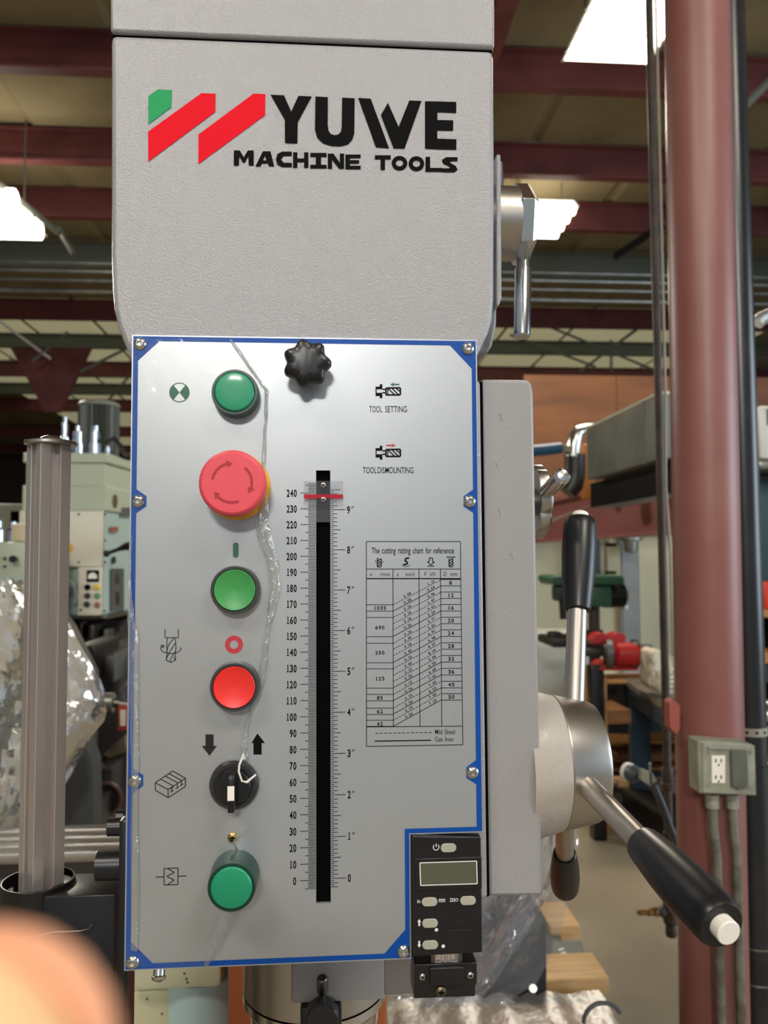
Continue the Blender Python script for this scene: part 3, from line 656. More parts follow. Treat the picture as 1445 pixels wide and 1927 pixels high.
# ---- digital readout
dr = MB()
def D(u, v, Y): return at(720+u/5.0727, 1540+v/5.0727, Y)
YD = -.0030
dr.prism([D(277, 165, YD), D(940, 178, YD), D(952, 1282, YD), D(277, 1322, YD)], None, (0, .026, 0))
ro = dr.build('digital_readout', blackpl, dp, bevel=.0008, label='black digital depth readout with grey keys')
yk = YD-.0012
b = MB(); q = [(305, 385), (945, 368), (948, 672), (318, 690)]; b.prism([D(u, v, YD-.0006) for u, v in q], None, (0, .001, 0)); b.build('screen_surround', black_ox, ro, bevel=.0004)
q = [(355, 425), (897, 408), (902, 624), (362, 640)]
b = MB(); b.poly([D(u, v, YD-.0008) for u, v in q]); b.build('screen', lcd, ro, smooth=0)
b = MB()
for i in range(4): b.line(D(*q[i], YD-.0010), D(*q[(i+1) % 4], YD-.0010), .0006)
b.build('screen_frame', white_print, ro, smooth=0)
for u, v in ((626, 277), (446, 792), (812, 780), (450, 996), (452, 1202)):
    c = D(u, v, YD); a = MB(); n = 24; pts = []
    for i in range(n):
        w = 2*math.pi*i/n; pts.append(c+Vector((math.copysign(.0022, math.cos(w))+math.cos(w)*.0027 if abs(math.cos(w)) > 1e-6 else 0, 0, math.sin(w)*.0027)))
    a.prism(pts, None, (0, -.0014, 0)); a.build('key', keym, ro, bevel=.0004)
b = MB(); T6 = lambda u, v: D(u, v, YD-.0003)
fit2('in', 330, 808, 360, 775, T6, .01); fit2('mm', 536, 800, 596, 768, T6, .01); fit2('ZERO', 640, 796, 722, 762, T6, .01)
b.arc(T6(510, 275), .0018, .0005, 130, 410, 20); b.line(T6(511, 240), T6(511, 275), .0005)
for v0, s in ((996, 1), (1200, -1)):
    for sh in ([(0, -36), (19, -6), (-19, -6)], [(-9, -8), (9, -8), (9, 32), (-9, 32)]): b.poly([T6(349+u, v0+v*s) for u, v in sh])
b.disc(T6(513, 1064), .0011); b.disc(T6(578, 1221), .0011); b.build('readout_lettering', white_print, ro, smooth=0, kind='stuff')
b = MB(); b.arc(T6(730, 970), .0150*.75, .0002, 20, 160, 20); fit2('OPEN', 672, 1005, 785, 970, T6); b.line(T6(615, 1070), T6(845, 1060), .0009)
b.build('battery_door_mark', mat('embossed_black', (40, 40, 40), .3), ro, smooth=0)
# scale stem and lower clamp of the readout
b = MB(); b.prism([D(462, 1290, .006), D(760, 1290, .006), D(760, 1440, .006), D(462, 1440, .006)], None, (0, .004, 0)); st = b.build('scale_stem', steel_dark, dp, smooth=0)
b = MB(); b.prism([D(500, 1298, .0055), D(722, 1296, .0055), D(722, 1420, .0055), D(500, 1424, .0055)], None, (0, .0006, 0)); b.build('graduated_strip', alum, st, smooth=0)
b = MB(); T7 = lambda u, v: D(u, v, .0053)
for v in (1320, 1357): b.line(T7(502, v), T7(522 if v < 1340 else 552, v), .0004)
for k in range(5): b.line(T7(690 if k < 4 else 655, 1306+k*12), T7(720, 1306+k*12), .0003)
for u in (576, 630): b.arc(T7(u, 1334), .0012, .0003, 0, 360, 12, .0028)
b.build('graduation_marks', mat('faded_print', (90, 70, 70), .5), st, smooth=0, kind='stuff')
b = MB(); b.prism([D(305, 1395, .004), D(900, 1378, .004), D(902, 1575, .004), D(886, 1590, .004), D(886, 1700, .004), D(300, 1722, .004)], None, (0, .02, 0)); cl = b.build('stem_clamp', black_ox, dp, bevel=.0006)
b = MB(); b.prism([D(452, 1432, .001), D(775, 1422, .001), D(775, 1590, .001), D(455, 1606, .001)], None, (0, .004, 0)); b.build('clamp_cap', blackpl, cl, bevel=.0005)
phillips(D(380, 1510, .004), .0021, chrome, 'screw', cl); phillips(D(836, 1495, .004), .0021, chrome, 'screw', cl); phillips(D(555, 1648, .004), .0034, mat('dull_brass', (120, 110, 84), .4, 1), 'screw', cl)
# ---- quill, spindle collar and knurled screw below the head
b = MB(); b.box(at(548, 1790, .04), (at(723, 1800, .04).x, .12, at(600, 1888, .04).z), .002)
b.build('quill_bracket', paint_soft, dp)
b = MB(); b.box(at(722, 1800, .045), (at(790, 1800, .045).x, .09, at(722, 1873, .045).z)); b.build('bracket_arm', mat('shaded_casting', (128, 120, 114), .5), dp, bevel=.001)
cx = at(592, 1900, .09).x; zt = 1.248
b = MB(); b.lathe([(0, .052), (.063, .052)], (cx, .10, 1.25), (0, 0, -1), 56); b.build('quill_collar', satin, dp)
MB().lathe([(0, .0505), (.003, .0505)], (cx, .10, 1.188), (0, 0, -1), 56).build('collar_joint', slotm, dp)
b = MB(); b.lathe([(0, .052), (.006, .052), (.012, .047), (.024, .046), (.026, .043), (.10, .043), (.101, .001)], (cx, .10, 1.1855), (0, 0, -1), 56, caps=False); b.build('quill', chrome, dp)
c = at(606, 1905, .028); b = MB(); n = 80; vs = []; fs = []
prof = [(0, .0095), (.001, .0104), (.010, .0104), (.011, .0098)]
for k, (d, r) in enumerate(prof):
    for i in range(n):
        w = 2*math.pi*i/n; rr = r+(.0002 if i % 2 else 0); vs.append(c+Vector((math.cos(w)*rr, -d, math.sin(w)*rr)))
for k in range(3):
    for i in range(n): fs.append((k*n+i, k*n+(i+1) % n, (k+1)*n+(i+1) % n, (k+1)*n+i))
fs += [tuple(3*n+i for i in range(n)), tuple(range(n))]; b.add(vs, fs); ks = b.build('knurled_screw', black_ox, dp)
MB().cyl(c+Vector((0, .0, 0)), c+Vector((0, .03, 0)), .005).build('screw_shank', steel_dark, ks)
MB().lathe([(0, .0034), (.01, .0034), (.011, .0028)], at(606, 1860, .032)-Vector((0, 0, .002)), (0, -.3, 1), 16).build('locating_pin', steel_dark, ks)
b = MB(); b.box(at(565, 1897, .035), (at(643, 1897, .035).x, .05, 1.19), .002); b.build('clamp_lug', black_ox, dp)
# ---- feed hub with three levers
HY, HZ = .06, 1.353
b = MB(); b.lathe([(0, .0525), (.002, .0525), (.027, .0465)], (.1365, HY, HZ), (1, 0, 0), 56); hub = b.build('hub_boss', mat('warm_grey_cast_paint', (172, 164, 154), .35, 0, bump=(200, .5, .0008)), dp)
b = MB(); b.lathe([(0, .0462), (.0008, .0466), (.0255, .0415), (.0285, .040), (.0298, .036), (.0298, .001)], (.1638, HY, HZ), (1, 0, 0), 64, caps=False); b.build('hub_collar', satin, dp)
def lever(root, tip, bolt, rr=.0075, gr=.0132):
    r0, t = Vector(root), Vector(tip); L = (t-r0).length; d = (t-r0).normalized()
    rod = MB().lathe([(0, rr), (L*.55, rr)], r0, d, 24).build('lever_rod', satin, dp)
    g0 = r0+d*(L*.47); GL = L*.53-(.006 if bolt else 0)
    MB().lathe([(0, rr*1.12), (.001, gr*.78), (.004, gr*.82), (GL*.35, gr*.97), (GL*.65, gr*1.04), (GL*.9, gr), (GL-.002, gr*.95), (GL, gr*.86), (GL, rr*.9), (GL-.006, rr*.85)], g0, d, 36, caps=False).build('lever_grip', blackpl, rod)
    if bolt: MB().lathe([(-.008, rr*.86), (.0055, rr*.86), (.006, rr*.80), (.006, .0001)], g0+d*GL, d, 28, caps=False).build('lever_plug', white_pl, rod)
    else:
        MB().lathe([(-.004, gr*.95), (0, gr*.9), (.004, gr*.7), (.006, gr*.35), (.0065, .0001)], g0+d*GL, d, 28, caps=False).build('grip_end', blackpl, rod)
lever(at(1080, 1330, .078), at(1092, 966, .134), True)
lever(at(1104, 1478, .019), at(1372, 1757, -.126), True, rr=.0072, gr=.0133)
lever(at(1062, 1540, .082), at(1063, 1672, .165), False, rr=.0070, gr=.0115)
# ---- small hand wheel with crank rod on the side cover
cw = Vector((at(1010, 945, .155).x, .155, at(1010, 945, .155).z)); n = 96; b = MB(); vs = []; fs = []
prof = [(-.005, .80), (-.004, .97), (-.002, 1), (.004, 1), (.006, .93), (.007, .6), (.009, .35), (.009, .0)]
for k, (d, s) in enumerate(prof):
    for i in range(n):
        w = 2*math.pi*i/n; rr = (.0300+.0016*(abs(math.cos(4*w))-.5)*2)*s; vs.append(cw+Vector((d, math.cos(w)*rr, math.sin(w)*rr)))
for k in range(len(prof)-1):
    for i in range(n): fs.append((k*n+i, k*n+(i+1) % n, (k+1)*n+(i+1) % n, (k+1)*n+i))
fs.append(tuple(range(n-1, -1, -1))); b.add(vs, fs); hw = b.build('hand_wheel', satin, dp, smooth=35)
MB().cyl((.13, cw.y, cw.z), cw, .012).build('wheel_shaft', steel_dark, hw)
a = at(1029, 925, .125); e_ = at(1058, 896, .075)
MB().lathe([(0, .0058), ((e_-a).length-.004, .0064), ((e_-a).length, .0062), ((e_-a).length+.003, .004), ((e_-a).length+.0038, .0001)], a, e_-a, 28).build('crank_handle', chrome, hw)
# ---- hexagonal clamp nut and hanging rod
hc = at(962, 425, .09); b = MB(); b.lathe([(0, .0285), (.030, .0278), (.030, .001)], (.118, .09, hc.z+.001), (1, 0, 0), 48, caps=False); ns = b.build('nut_sleeve', satin, dp)
b = MB(); x0 = .118+.028; b.lathe([(0, .0265), (.0020, .0305), (.0105, .0305), (.0148, .0265), (.0150, .001)], (x0, .09, hc.z+.001), (1, 0, 0), 6, caps=False, phase=-.262); b.build('clamp_nut', chrome, ns, smooth=0, bevel=.0006)
a = at(984, 490, .09); e_ = at(982, 634, .083)
MB().lathe([(-.004, .0050), (.0055, .0052), (.008, .0064), ((e_-a).length-.001, .0064), ((e_-a).length, .0058), ((e_-a).length, .0001)], a, e_-a, 28, caps=False).build('clamp_rod', zinc, ns)
MB().tube([at(938, 305, .14), at(943, 306, .14), at(944, 330, .14), at(944, 372, .14)], .0014, 8).build('wire_clip', zinc, dp)
# ---- guard post of slotted aluminium with its bracket
PYc = .10; pc = at(84, 1300, PYc)
pt = [(px, 0) for px in range(1)]
def extr(cx, cy, s):
    h = s; g = s*.30; d = s*.62; out = []
    base = [(-h, -h), (-g, -h), (-g, -h+d*.35), (-g*1.5, -h+d), (g*1.5, -h+d), (g, -h+d*.35), (g, -h), (h, -h)]
    for k in range(4):
        for x, y in base[:-1]:
            for _ in range(k): x, y = -y, x
            out.append((cx+x, cy+y))
    return out
ztop = at(87, 838, PYc).z; zbot = at(75, 1662, PYc).z-.02
ang = .77
sec = []
for x, y in extr(0, 0, .0115): sec.append((pc.x+x*math.cos(ang)-y*math.sin(ang), PYc+x*math.sin(ang)+y*math.cos(ang)))
b = MB(); b.add([(x, y, z) for z in (zbot, ztop) for x, y in sec], [(i, (i+1) % 28, 28+(i+1) % 28, 28+i) for i in range(28)]+[tuple(range(28, 56))])
post = b.build('guard_post', alum, dp, smooth=0, bevel=.0004)
b = MB(); b.lathe([(0, .0182), (.0006, .0186), (.0022, .0186), (.0028, .018)], (pc.x+.0012, PYc, ztop), (0, 0, 1), 40); b.build('post_cap', satin, post)
b = MB(); b.lathe([(0, .0082), (.0015, .0082), (.003, .0068), (.0042, .0042), (.0045, .001)], (pc.x+.0012, PYc, ztop+.0028), (0, 0, 1), 28); b.build('cap_screw', chrome, post)
# bracket: hollow ring around the post + arm to the machine
rc = Vector((at(72, 1650, PYc).x, PYc, 0)); zt = at(72, 1662, PYc).z+.003; zl = 1.0
def oval(k, a_, b_): w = 2*math.pi*k/40; return rc.x+math.cos(w)*a_, rc.y+math.sin(w)*b_
b = MB(); n = 40; vs = []
for z, a_ in ((zl, .0252), (zt, .0252), (zt, .0235), (zl, .0235)): vs += [(*oval(k, a_, a_*.98), z) for k in range(n)]
b.add(vs, [(k*n+i, k*n+(i+1) % n, ((k+1) % 4)*n+(i+1) % n, ((k+1) % 4)*n+i) for k in range(4) for i in range(n)])
br = b.build('post_socket', black_ox, dp, bevel=.0004)
x1 = at(236, 1700, PYc).x
b = MB(); b.box((rc.x+.012, PYc-.0245, zl), (x1-.001, PYc+.016, zt-.003), .001); b.build('socket_arm', black_ox, br)
for s in (-1, 1):
    b = MB(); b.lathe([(0, .0045), (.004, .0045)], (rc.x+s*.0205, PYc+.002, zt-.010), (-s, 0, .2), 6); b.build('socket_nut', steel_dark, br, smooth=0)
b = MB(); b.box((at(224, 1560, .02).x, .02, .98), (at(240, 1560, .02).x, .045, at(236, 1535, .03).z), .001); mp = b.build('mounting_plate', black_ox, dp)
for px, py, rr, L in ((216, 1556, .0058, .016), (196, 1628, .0095, .022)):
    p = at(px, py, .036); q = Vector((at(233, py, .036).x, .036, p.z))
    MB().cyl(p+Vector((-.004, 0, 0)), q, rr).build('plate_bolt', mat('bolt_black', (52, 52, 54), .3, .6), mp)
MB().cyl(at(190, 1622, .036)-Vector((.003, 0, 0)), at(200, 1622, .036), .0055, n=6).build('plate_bolt', black_ox, mp)
MB().cyl(at(226, 1535, .036)-Vector((.002, 0, 0)), at(234, 1535, .036), .004, n=10).build('plate_bolt', black_ox, mp)
MB().tube([at(42, 1766, PYc-.027), at(70, 1762, PYc-.027), at(100, 1754, PYc-.0265), at(150, 1752, PYc-.0262), at(166, 1748, PYc-.0262), at(176, 1738, PYc-.0262)], .0006, 6).build('weld_edge', steel_dark, br)
# drop of the spindle guard screw under the panel edge
b = MB(); b.lathe([(0, .0035), (.004, .0035), (.0045, .0045), (.0065, .0038), (.0075, .0015)], at(300, 1834, .01)+Vector((0, 0, .004)), (0, -.4, -1), 20); b.build('dome_nut', chrome, dp)

# ---- thin protective film still clinging to the left of the panel
pf = thing('protective_film', mm(-120, -50, -1), 'clear peeling protective film over the left half of the panel', 'plastic film')
edge = [(436, 636), (452, 662), (476, 700), (502, 736), (500, 775), (498, 815), (496, 850), (494, 880), (500, 930), (505, 970), (512, 1010), (518, 1050), (523, 1100), (518, 1150), (506, 1200), (500, 1245), (492, 1300), (474, 1345), (460, 1390), (458, 1430), (462, 1468), (452, 1520), (448, 1580), (444, 1640), (430, 1700), (408, 1760), (384, 1818)]
vs = []; NU = 14
for k, (ex, ey) in enumerate(edge):
    ly = 636+(1822-636)*k/(len(edge)-1); lx = 250-16*k/(len(edge)-1)-(3 if 6 < k < 22 else 0)
    for i in range(NU+1):
        t = i/NU; px = lx+(ex-lx)*t; py = ly+(ey-ly)*t
        y = -.0006-.0004*math.sin(k*1.3+i)*(t > .1)-(.0028*max(0, (t-.9)/.1)**2)*(.5+.5*math.sin(k*.9))-.0014*max(0, (.12-t)/.12)
        vs.append(at(px, py, y))
b = MB(); b.add(vs, [(k*(NU+1)+i, k*(NU+1)+i+1, (k+1)*(NU+1)+i+1, (k+1)*(NU+1)+i) for k in range(len(edge)-1) for i in range(NU)])
b.build('film_sheet', film, pf, smooth=180)
def ribbon(name, pts, wid, m, amp=.002, seed=1, n=6):
    rnd = random.Random(seed); q = []
    for a, c in zip(pts[:-1], pts[1:]):
        for s in range(3): q.append((a[0]+(c[0]-a[0])*s/3, a[1]+(c[1]-a[1])*s/3, a[2]+(c[2]-a[2])*s/3))
    q.append(pts[-1]); vs = []
    for k, (px, py, w) in enumerate(q):
        for i in range(n+1):
            t = i/n; vs.append(at(px+(t-.5)*w*wid+rnd.uniform(-1, 1), py+rnd.uniform(-2, 2), -.0016-amp*abs(math.sin(t*math.pi*1.0))*rnd.uniform(.3, 1.1)))
    b = MB(); b.add(vs, [(k*(n+1)+i, k*(n+1)+i+1, (k+1)*(n+1)+i+1, (k+1)*(n+1)+i) for k in range(len(q)-1) for i in range(n)])
    return b.build(name, m, pf, smooth=60)
ribbon('curled_edge', [(434, 638, 5), (470, 690, 6), (502, 735, 7), (499, 790, 5), (496, 850, 7), (494, 905, 10), (496, 945, 16), (492, 985, 26), (500, 1020, 28), (513, 1060, 22), (516, 1110, 22), (508, 1160, 14), (500, 1200, 11), (497, 1240, 14), (488, 1290, 14), (478, 1320, 8), (464, 1360, 8), (458, 1400, 14), (458, 1430, 14)], 1, film_edge, .0035, 3)
ribbon('curled_edge', [(462, 1560, 8), (440, 1580, 10), (450, 1600, 14)], 1, film_edge, .001, 4)
ribbon('curled_edge', [(436, 1706, 26), (420, 1745, 26), (402, 1780, 22), (388, 1818, 10)], 1, film_edge, .003, 5)
ribbon('curled_edge', [(246, 1010, 5), (243, 1100, 7), (246, 1170, 14), (252, 1200, 18), (252, 1320, 16), (254, 1440, 14), (252, 1560, 14), (254, 1680, 16), (252, 1790, 12)], 1, film_edge, .002, 6)
b = MB(); b.tube([at(458, 1420, -.010), at(450, 1440, -.019), at(449, 1452, -.0195), at(455, 1470, -.0198), at(464, 1472, -.0198), at(481, 1458, -.013)], [.0008, .0007, .0006, .0006, .0008, .0006], 6); b.build('film_strand', mat('whitish_film_strand', (215, 208, 196), .3), pf)

# ================================================================== right: column, outlet, pipes
def ground(px, Y, py=1400): p = at(px, py, Y); return Vector((p.x, Y, 0))
cc = at(1327, 1060, 1.25)
col = thing('steel_column', (cc.x, 1.25, 0), 'tall round red-painted steel column with grey outlet box', 'column')
ca, cb_ = at(1311, 0, 1.25), at(1344, 1927, 1.25); cdir = (ca-cb_).normalized(); c0 = cb_-cdir*(cb_.z/cdir.z)
MB().lathe([(0, .0728), (5.33, .0728)], c0, cdir, 64).build('shaft', red_col, col)
MB().box((cc.x-.14, 1.11, 0), (cc.x+.14, 1.39, .02)).build('base_plate', red_steel, col, smooth=0)
# red bracket clipping the thin pipe to the column
bx = at(1262, 1345, 1.28)
b = MB(); b.prism([at(1259, 1322, 1.2), at(1266, 1316, 1.2), at(1280, 1328, 1.2), at(1280, 1372, 1.2), at(1274, 1384, 1.2), at(1260, 1370, 1.2)], None, (0, .03, 0)); b.build('pipe_bracket', mat('bracket_red', (150, 76, 64), .55), col, bevel=.002)
YO = 1.125
def O(px, py, y=YO): return at(px, py, y)
def rect3(px0, py0, px1, py1, y): return [O(px0, py0, y), O(px1, py0, y), O(px1, py1, y), O(px0, py1, y)]
ob = thing('outlet_box', O(1370, 1500, YO+.03), 'weathered grey cast outlet box with duplex socket and flap', 'outlet')
MB().prism([O(1312, 1392), O(1418, 1401), O(1421, 1498), O(1316, 1494)], None, (0, .048, 0)).build('box_body', boxgrey, ob, bevel=.004)
MB().prism([O(1322, 1398, YO-.003), O(1420, 1403, YO-.003), O(1423, 1497, YO-.003), O(1322, 1492, YO-.003)], None, (0, .004, 0)).build('face_plate', boxgrey, ob, bevel=.0015)
MB().prism([O(1333, 1405, YO-.008), O(1371, 1407, YO-.008), O(1371, 1411, YO-.008), O(1333, 1410, YO-.008)], None, (0, .006, 0)).build('flap_hinge', boxgrey, ob, bevel=.001)
MB().prism([O(1376, 1412, YO-.012), O(1407, 1412, YO-.012), O(1409, 1476, YO-.012), O(1403, 1484, YO-.012), O(1396, 1482, YO-.012), O(1391, 1488, YO-.012), O(1385, 1482, YO-.012), O(1378, 1482, YO-.012)], None, (0, .009, 0)).build('flap', cover_dk, ob, bevel=.002)
s = MB().prism(rect3(1339.5, 1422, 1365, 1474, YO-.006), None, (0, .004, 0)).build('socket_face', white_pl, ob, bevel=.0008)
for dy in (0, 31):
    for u in (1347, 1357): MB().prism(rect3(u-1.2, 1428+dy, u+1.2, 1435+dy, YO-.0065), None, (0, .001, 0)).build('socket_slot', slotm, s, smooth=0)
    MB().cyl(O(1352, 1439.5+dy, YO-.0066), O(1352, 1439.5+dy, YO-.005), .0023, n=10).build('socket_slot', slotm, s)
for px, py in ((1334, 1414), (1412, 1415), (1334, 1478), (1410, 1481)): MB().cyl(O(px, py, YO-.006), O(px, py, YO), .0035, n=8).build('cover_screw', steel_dark, ob)
for px0, px1 in ((1340, 1352), (1377, 1383)):
    a = O(px0, 1500, YO+.03); pts = [a, Vector((a.x, a.y, a.z-.06)), Vector((a.x+.006, a.y, a.z-.12)), Vector((a.x+.006, a.y, .4)), Vector((a.x+.006, a.y, .02))]
    cdt = MB().tube(pts, .0105, 14).build('conduit', conduit, ob)
    MB().cyl(pts[0]+Vector((0, 0, .006)), pts[0]-Vector((0, 0, .022)), .0135, n=12).build('conduit_fitting', boxgrey, cdt)
p = at(1404, 1650, 1.22); MB().lathe([(0, .006), (.01, .004), (.014, .0005)], (p.x-.005, 1.24, p.z), (1, 0, 0), 8).build('weld_stub', steel_dark, col)
# black pipe to the right of the column
pb = at(1414, 1060, 1.36); bpX = at(1431, 1060, 1.36).x-.0415
bp_ = thing('black_pipe', (bpX, 1.36, 0), 'thick glossy black vertical pipe right of the red column', 'pipe')
MB().lathe([(0, .0415), (1.0, .0415), (1.001, .0395), (5.3, .0395)], (bpX, 1.36, 0), (0, 0, 1), 40).build('pipe_wall', black_pipe, bp_)
z = at(1415, 1372, 1.36).z
st = MB().lathe([(0, .0405), (0, .0425), (.019, .0425), (.019, .0405)], (bpX, 1.36, z-.01), (0, 0, 1), 40, caps=False).build('perforated_strap', boxgrey, bp_)
for k in range(5):
    w = math.pi*(1.15+.16*k); MB().cyl((bpX+math.cos(w)*.042, 1.36+math.sin(w)*.042, z), (bpX+math.cos(w)*.0432, 1.36+math.sin(w)*.0432, z), .0035, n=10).build('strap_hole', slotm, st)
for py in (1775, 1842):
    z = at(1430, py, 1.36).z; MB().lathe([(0, .0422), (.002, .0428), (.004, .0422)], (bpX, 1.36, z), (0, 0, 1), 40, caps=False).build('joint_ring', conduit, bp_)
# thin brown pipe with valve
vpx = at(1245, 1000, 1.75)
vp = thing('air_line_pipe', (vpx.x, 1.75, 0), 'thin brown vertical pipe with brass tap beside the red column', 'pipe')
zt_ = at(1252, 1755, 1.75).z
MB().cyl((vpx.x, 1.75, zt_), (vpx.x, 1.75, 5.3), .0118, n=18).build('pipe_run', rust_pipe, vp)
for py, rr, hh in ((1345, .0145, .02), (1462, .017, .05), (1478, .02, .02), (1575, .016, .03), (1600, .018, .014), (1690, .018, .02), (1718, .022, .06), (1752, .016, .03)):
    z = at(1250, py, 1.75).z; MB().lathe([(-hh/2, rr*.9), (-hh*.35, rr), (hh*.35, rr), (hh/2, rr*.9)], (vpx.x, 1.75, z), (0, 0, 1), 12).build('fitting', rust_pipe, vp)
z = at(1230, 1716, 1.75).z
MB().lathe([(0, .014), (.018, .016), (.022, .012), (.03, .012)], (vpx.x-.01, 1.75, z), (-1, 0, 0), 12).build('fitting', grey_mach, vp)
MB().lathe([(0, .010), (.005, .0125), (.013, .0125), (.014, .010), (.03, .011), (.033, .008), (.055, .0085), (.056, .006), (.062, .006)], (vpx.x-.036, 1.75, z), (-1, 0, 0), 10).build('brass_tap', mat('old_brass', (176, 140, 82), .35, .9, vary=(60, (110, 84, 50), .4, .6)), vp)
x_ = at(1258, 1000, 1.8).x
tag(MB().tube([(x_, 1.8, 5.3), (x_, 1.8, 2), (x_-.006, 1.8, 1.7), (x_+.004, 1.8, 1.5), (x_+.004, 1.8, 1.2)], .0045, 8).build('cable', mat('pale_cable', (176, 166, 146), .5)), 'thin pale cable hanging between brown pipe and red column', 'cable')
# air hose and clamped tube crossing behind the levers
hs = thing('vise_handle_hose', at(1215, 1500, 1.5), 'grey tube with white round cap crossing in front of the brown pipe', 'hose')
pts = [at(1196, 1455, 1.6), at(1215, 1467, 1.55), at(1232, 1482, 1.5), at(1248, 1520, 1.5), at(1262, 1560, 1.5), at(1280, 1600, 1.5), at(1305, 1660, 1.5), at(1330, 1730, 1.5)]
MB().tube(pts, .0095, 14).build('tube', hosem, hs)
MB().lathe([(0, .006), (.004, .0235), (.016, .0245), (.017, .0225)], at(1177, 1450, 1.62), at(1215, 1467, 1.55)-at(1177, 1450, 1.62), 24).build('cap', white_pl, hs)
MB().lathe([(.012, .022), (.030, .024), (.038, .018), (.05, .012)], at(1177, 1450, 1.62), at(1215, 1467, 1.55)-at(1177, 1450, 1.62), 24).build('body', hosem, hs)
MB().prism([at(1208, 1448, 1.5), at(1228, 1455, 1.5), at(1236, 1470, 1.5), at(1222, 1478, 1.5), at(1206, 1468, 1.5)], None, (0, .02, 0)).build('bracket', boxgrey, hs, bevel=.001)
MB().prism([at(1222, 1437, 1.5), at(1225, 1436, 1.5), at(1227, 1478, 1.5), at(1223, 1480, 1.5)], None, (0, .006, 0)).build('lever', galv, hs, bevel=.0005)
MB().lathe([(-.008, .011), (-.007, .0145), (.007, .0145), (.008, .011)], at(1291, 1601, 1.49)+Vector((-.01, 0, .004)), (1, 0, .25), 12).build('clamp', zinc, hs)

# ------------------------------------------------------------------ right: duct, elbow and hose under the plywood
dt = thing('sheet_metal_duct', (1.55, 3.0, 1.87), 'grey tapering sheet-metal duct running back below the plywood', 'duct')
MB().box((1.294, 2.47, 1.87), (1.5, 3.35, 2.12)).build('duct_section', galv, dt, bevel=.004)
MB().box((1.290, 2.62, 1.865), (1.504, 2.64, 2.125)).build('flange', galv, dt, smooth=0)
MB().box((1.290, 2.47, 2.12), (1.504, 3.35, 2.132)).build('top_lip', cream_plate, dt, smooth=0)
b = MB(); b.box((1.36, 2.47, 1.74), (1.5, 3.5, 1.865)); b.build('dark_gap_fill', black_ox, dt, smooth=0)  # black box stands in for the shaded gap below the duct
for a_, c_ in (((1.48, 2.5, 2.13), (1.48, 2.5, 5.3)),): MB().cyl(a_, c_, .006, n=6).build('hanger_rod', galv, dt)
el = thing('galvanised_elbow', at(1080, 930, 4.3), 'shiny elbow pipe with dark drop pipe beside the duct', 'pipe')
MB().tube([at(1135, 802, 4.3), at(1105, 806, 4.3), at(1090, 812, 4.3), at(1083, 822, 4.3), at(1080, 840, 4.3), at(1078, 860, 4.3)], [.025, .03, .04, .045, .045, .045], 14).build('elbow', chrome, el)
MB().tube([at(1082, 855, 4.32), at(1082, 890, 4.32), at(1078, 912, 4.32), at(1066, 926, 4.32)], .065, 14).build('drop_pipe', mat('dark_drop_pipe', (60, 60, 58), .35, .5), el)
MB().tube([at(1075, 846, 4.28), at(1062, 845, 4.28)], .03, 10).build('side_branch', chrome, el)
tag(MB().tube([at(1056, 843, 4.2), at(1030, 846, 4.2), at(985, 850, 4.2), at(930, 850, 4.2)], .035, 10).build('blue_hose', mat('blue_hose', (30, 76, 104), .5)), 'blue hose end left of the shiny elbow pipe', 'hose')
tag(MB().box(at(1098, 835, 4.6), at(1112, 940, 4.68), .01).build('orange_post', mat('orange_board', (190, 120, 40), .6)), 'narrow orange board standing behind the elbow pipe', 'board')
b = MB(); pts = [at(u, v, 3.55) for u, v in ((1015, 990), (1050, 975), (1085, 962), (1120, 950), (1140, 948), (1160, 940), (1180, 936), (1200, 928), (1225, 922), (1250, 905), (1262, 903), (1262, 925), (1256, 940))]
tag(b.tube(pts, .007, 6).build('power_cable', mat('pale_brown_cable', (140, 120, 104), .6)), 'pale cable sagging along the faded red beam', 'cable')
tag(MB().box(at(1146, 988, 6.3), at(1164, 1003, 6.35)).build('exit_sign', mat('small_red_sign', (214, 80, 70), .5), smooth=0), 'small red sign above the grey door', 'sign')
ep = thing('electrical_panel', at(1150, 1080, 6.7), 'cream wall panel with black bands left of grey door', 'electrical panel')
MB().box(at(1125, 1010, 6.8), at(1142, 1090, 6.9)).build('side_trunking', cream_wall, ep, smooth=0)
MB().box(at(1141, 1022, 6.75), at(1158, 1100, 6.9)).build('cabinet', mat('khaki_panel', (176, 172, 138), .5), ep, bevel=.01)
for py in (1026, 1078): MB().box(at(1141, py-3, 6.74), at(1158, py+2, 6.76)).build('black_band', slotm, ep, smooth=0)
MB().box(at(1119, 1012, 6.7), at(1124, 1090, 6.8)).build('dark_conduit', blue_bench, ep, smooth=0)
b = MB(); c = at(1187, 1012, 6.6); b.lathe([(0, .11), (.02, .11), (.03, .07), (.13, .06), (.14, .02)], c, (0, 0, -1), 16); tag(b.build('door_fan', galv), 'small grey vent hood on the grey door top', 'vent')

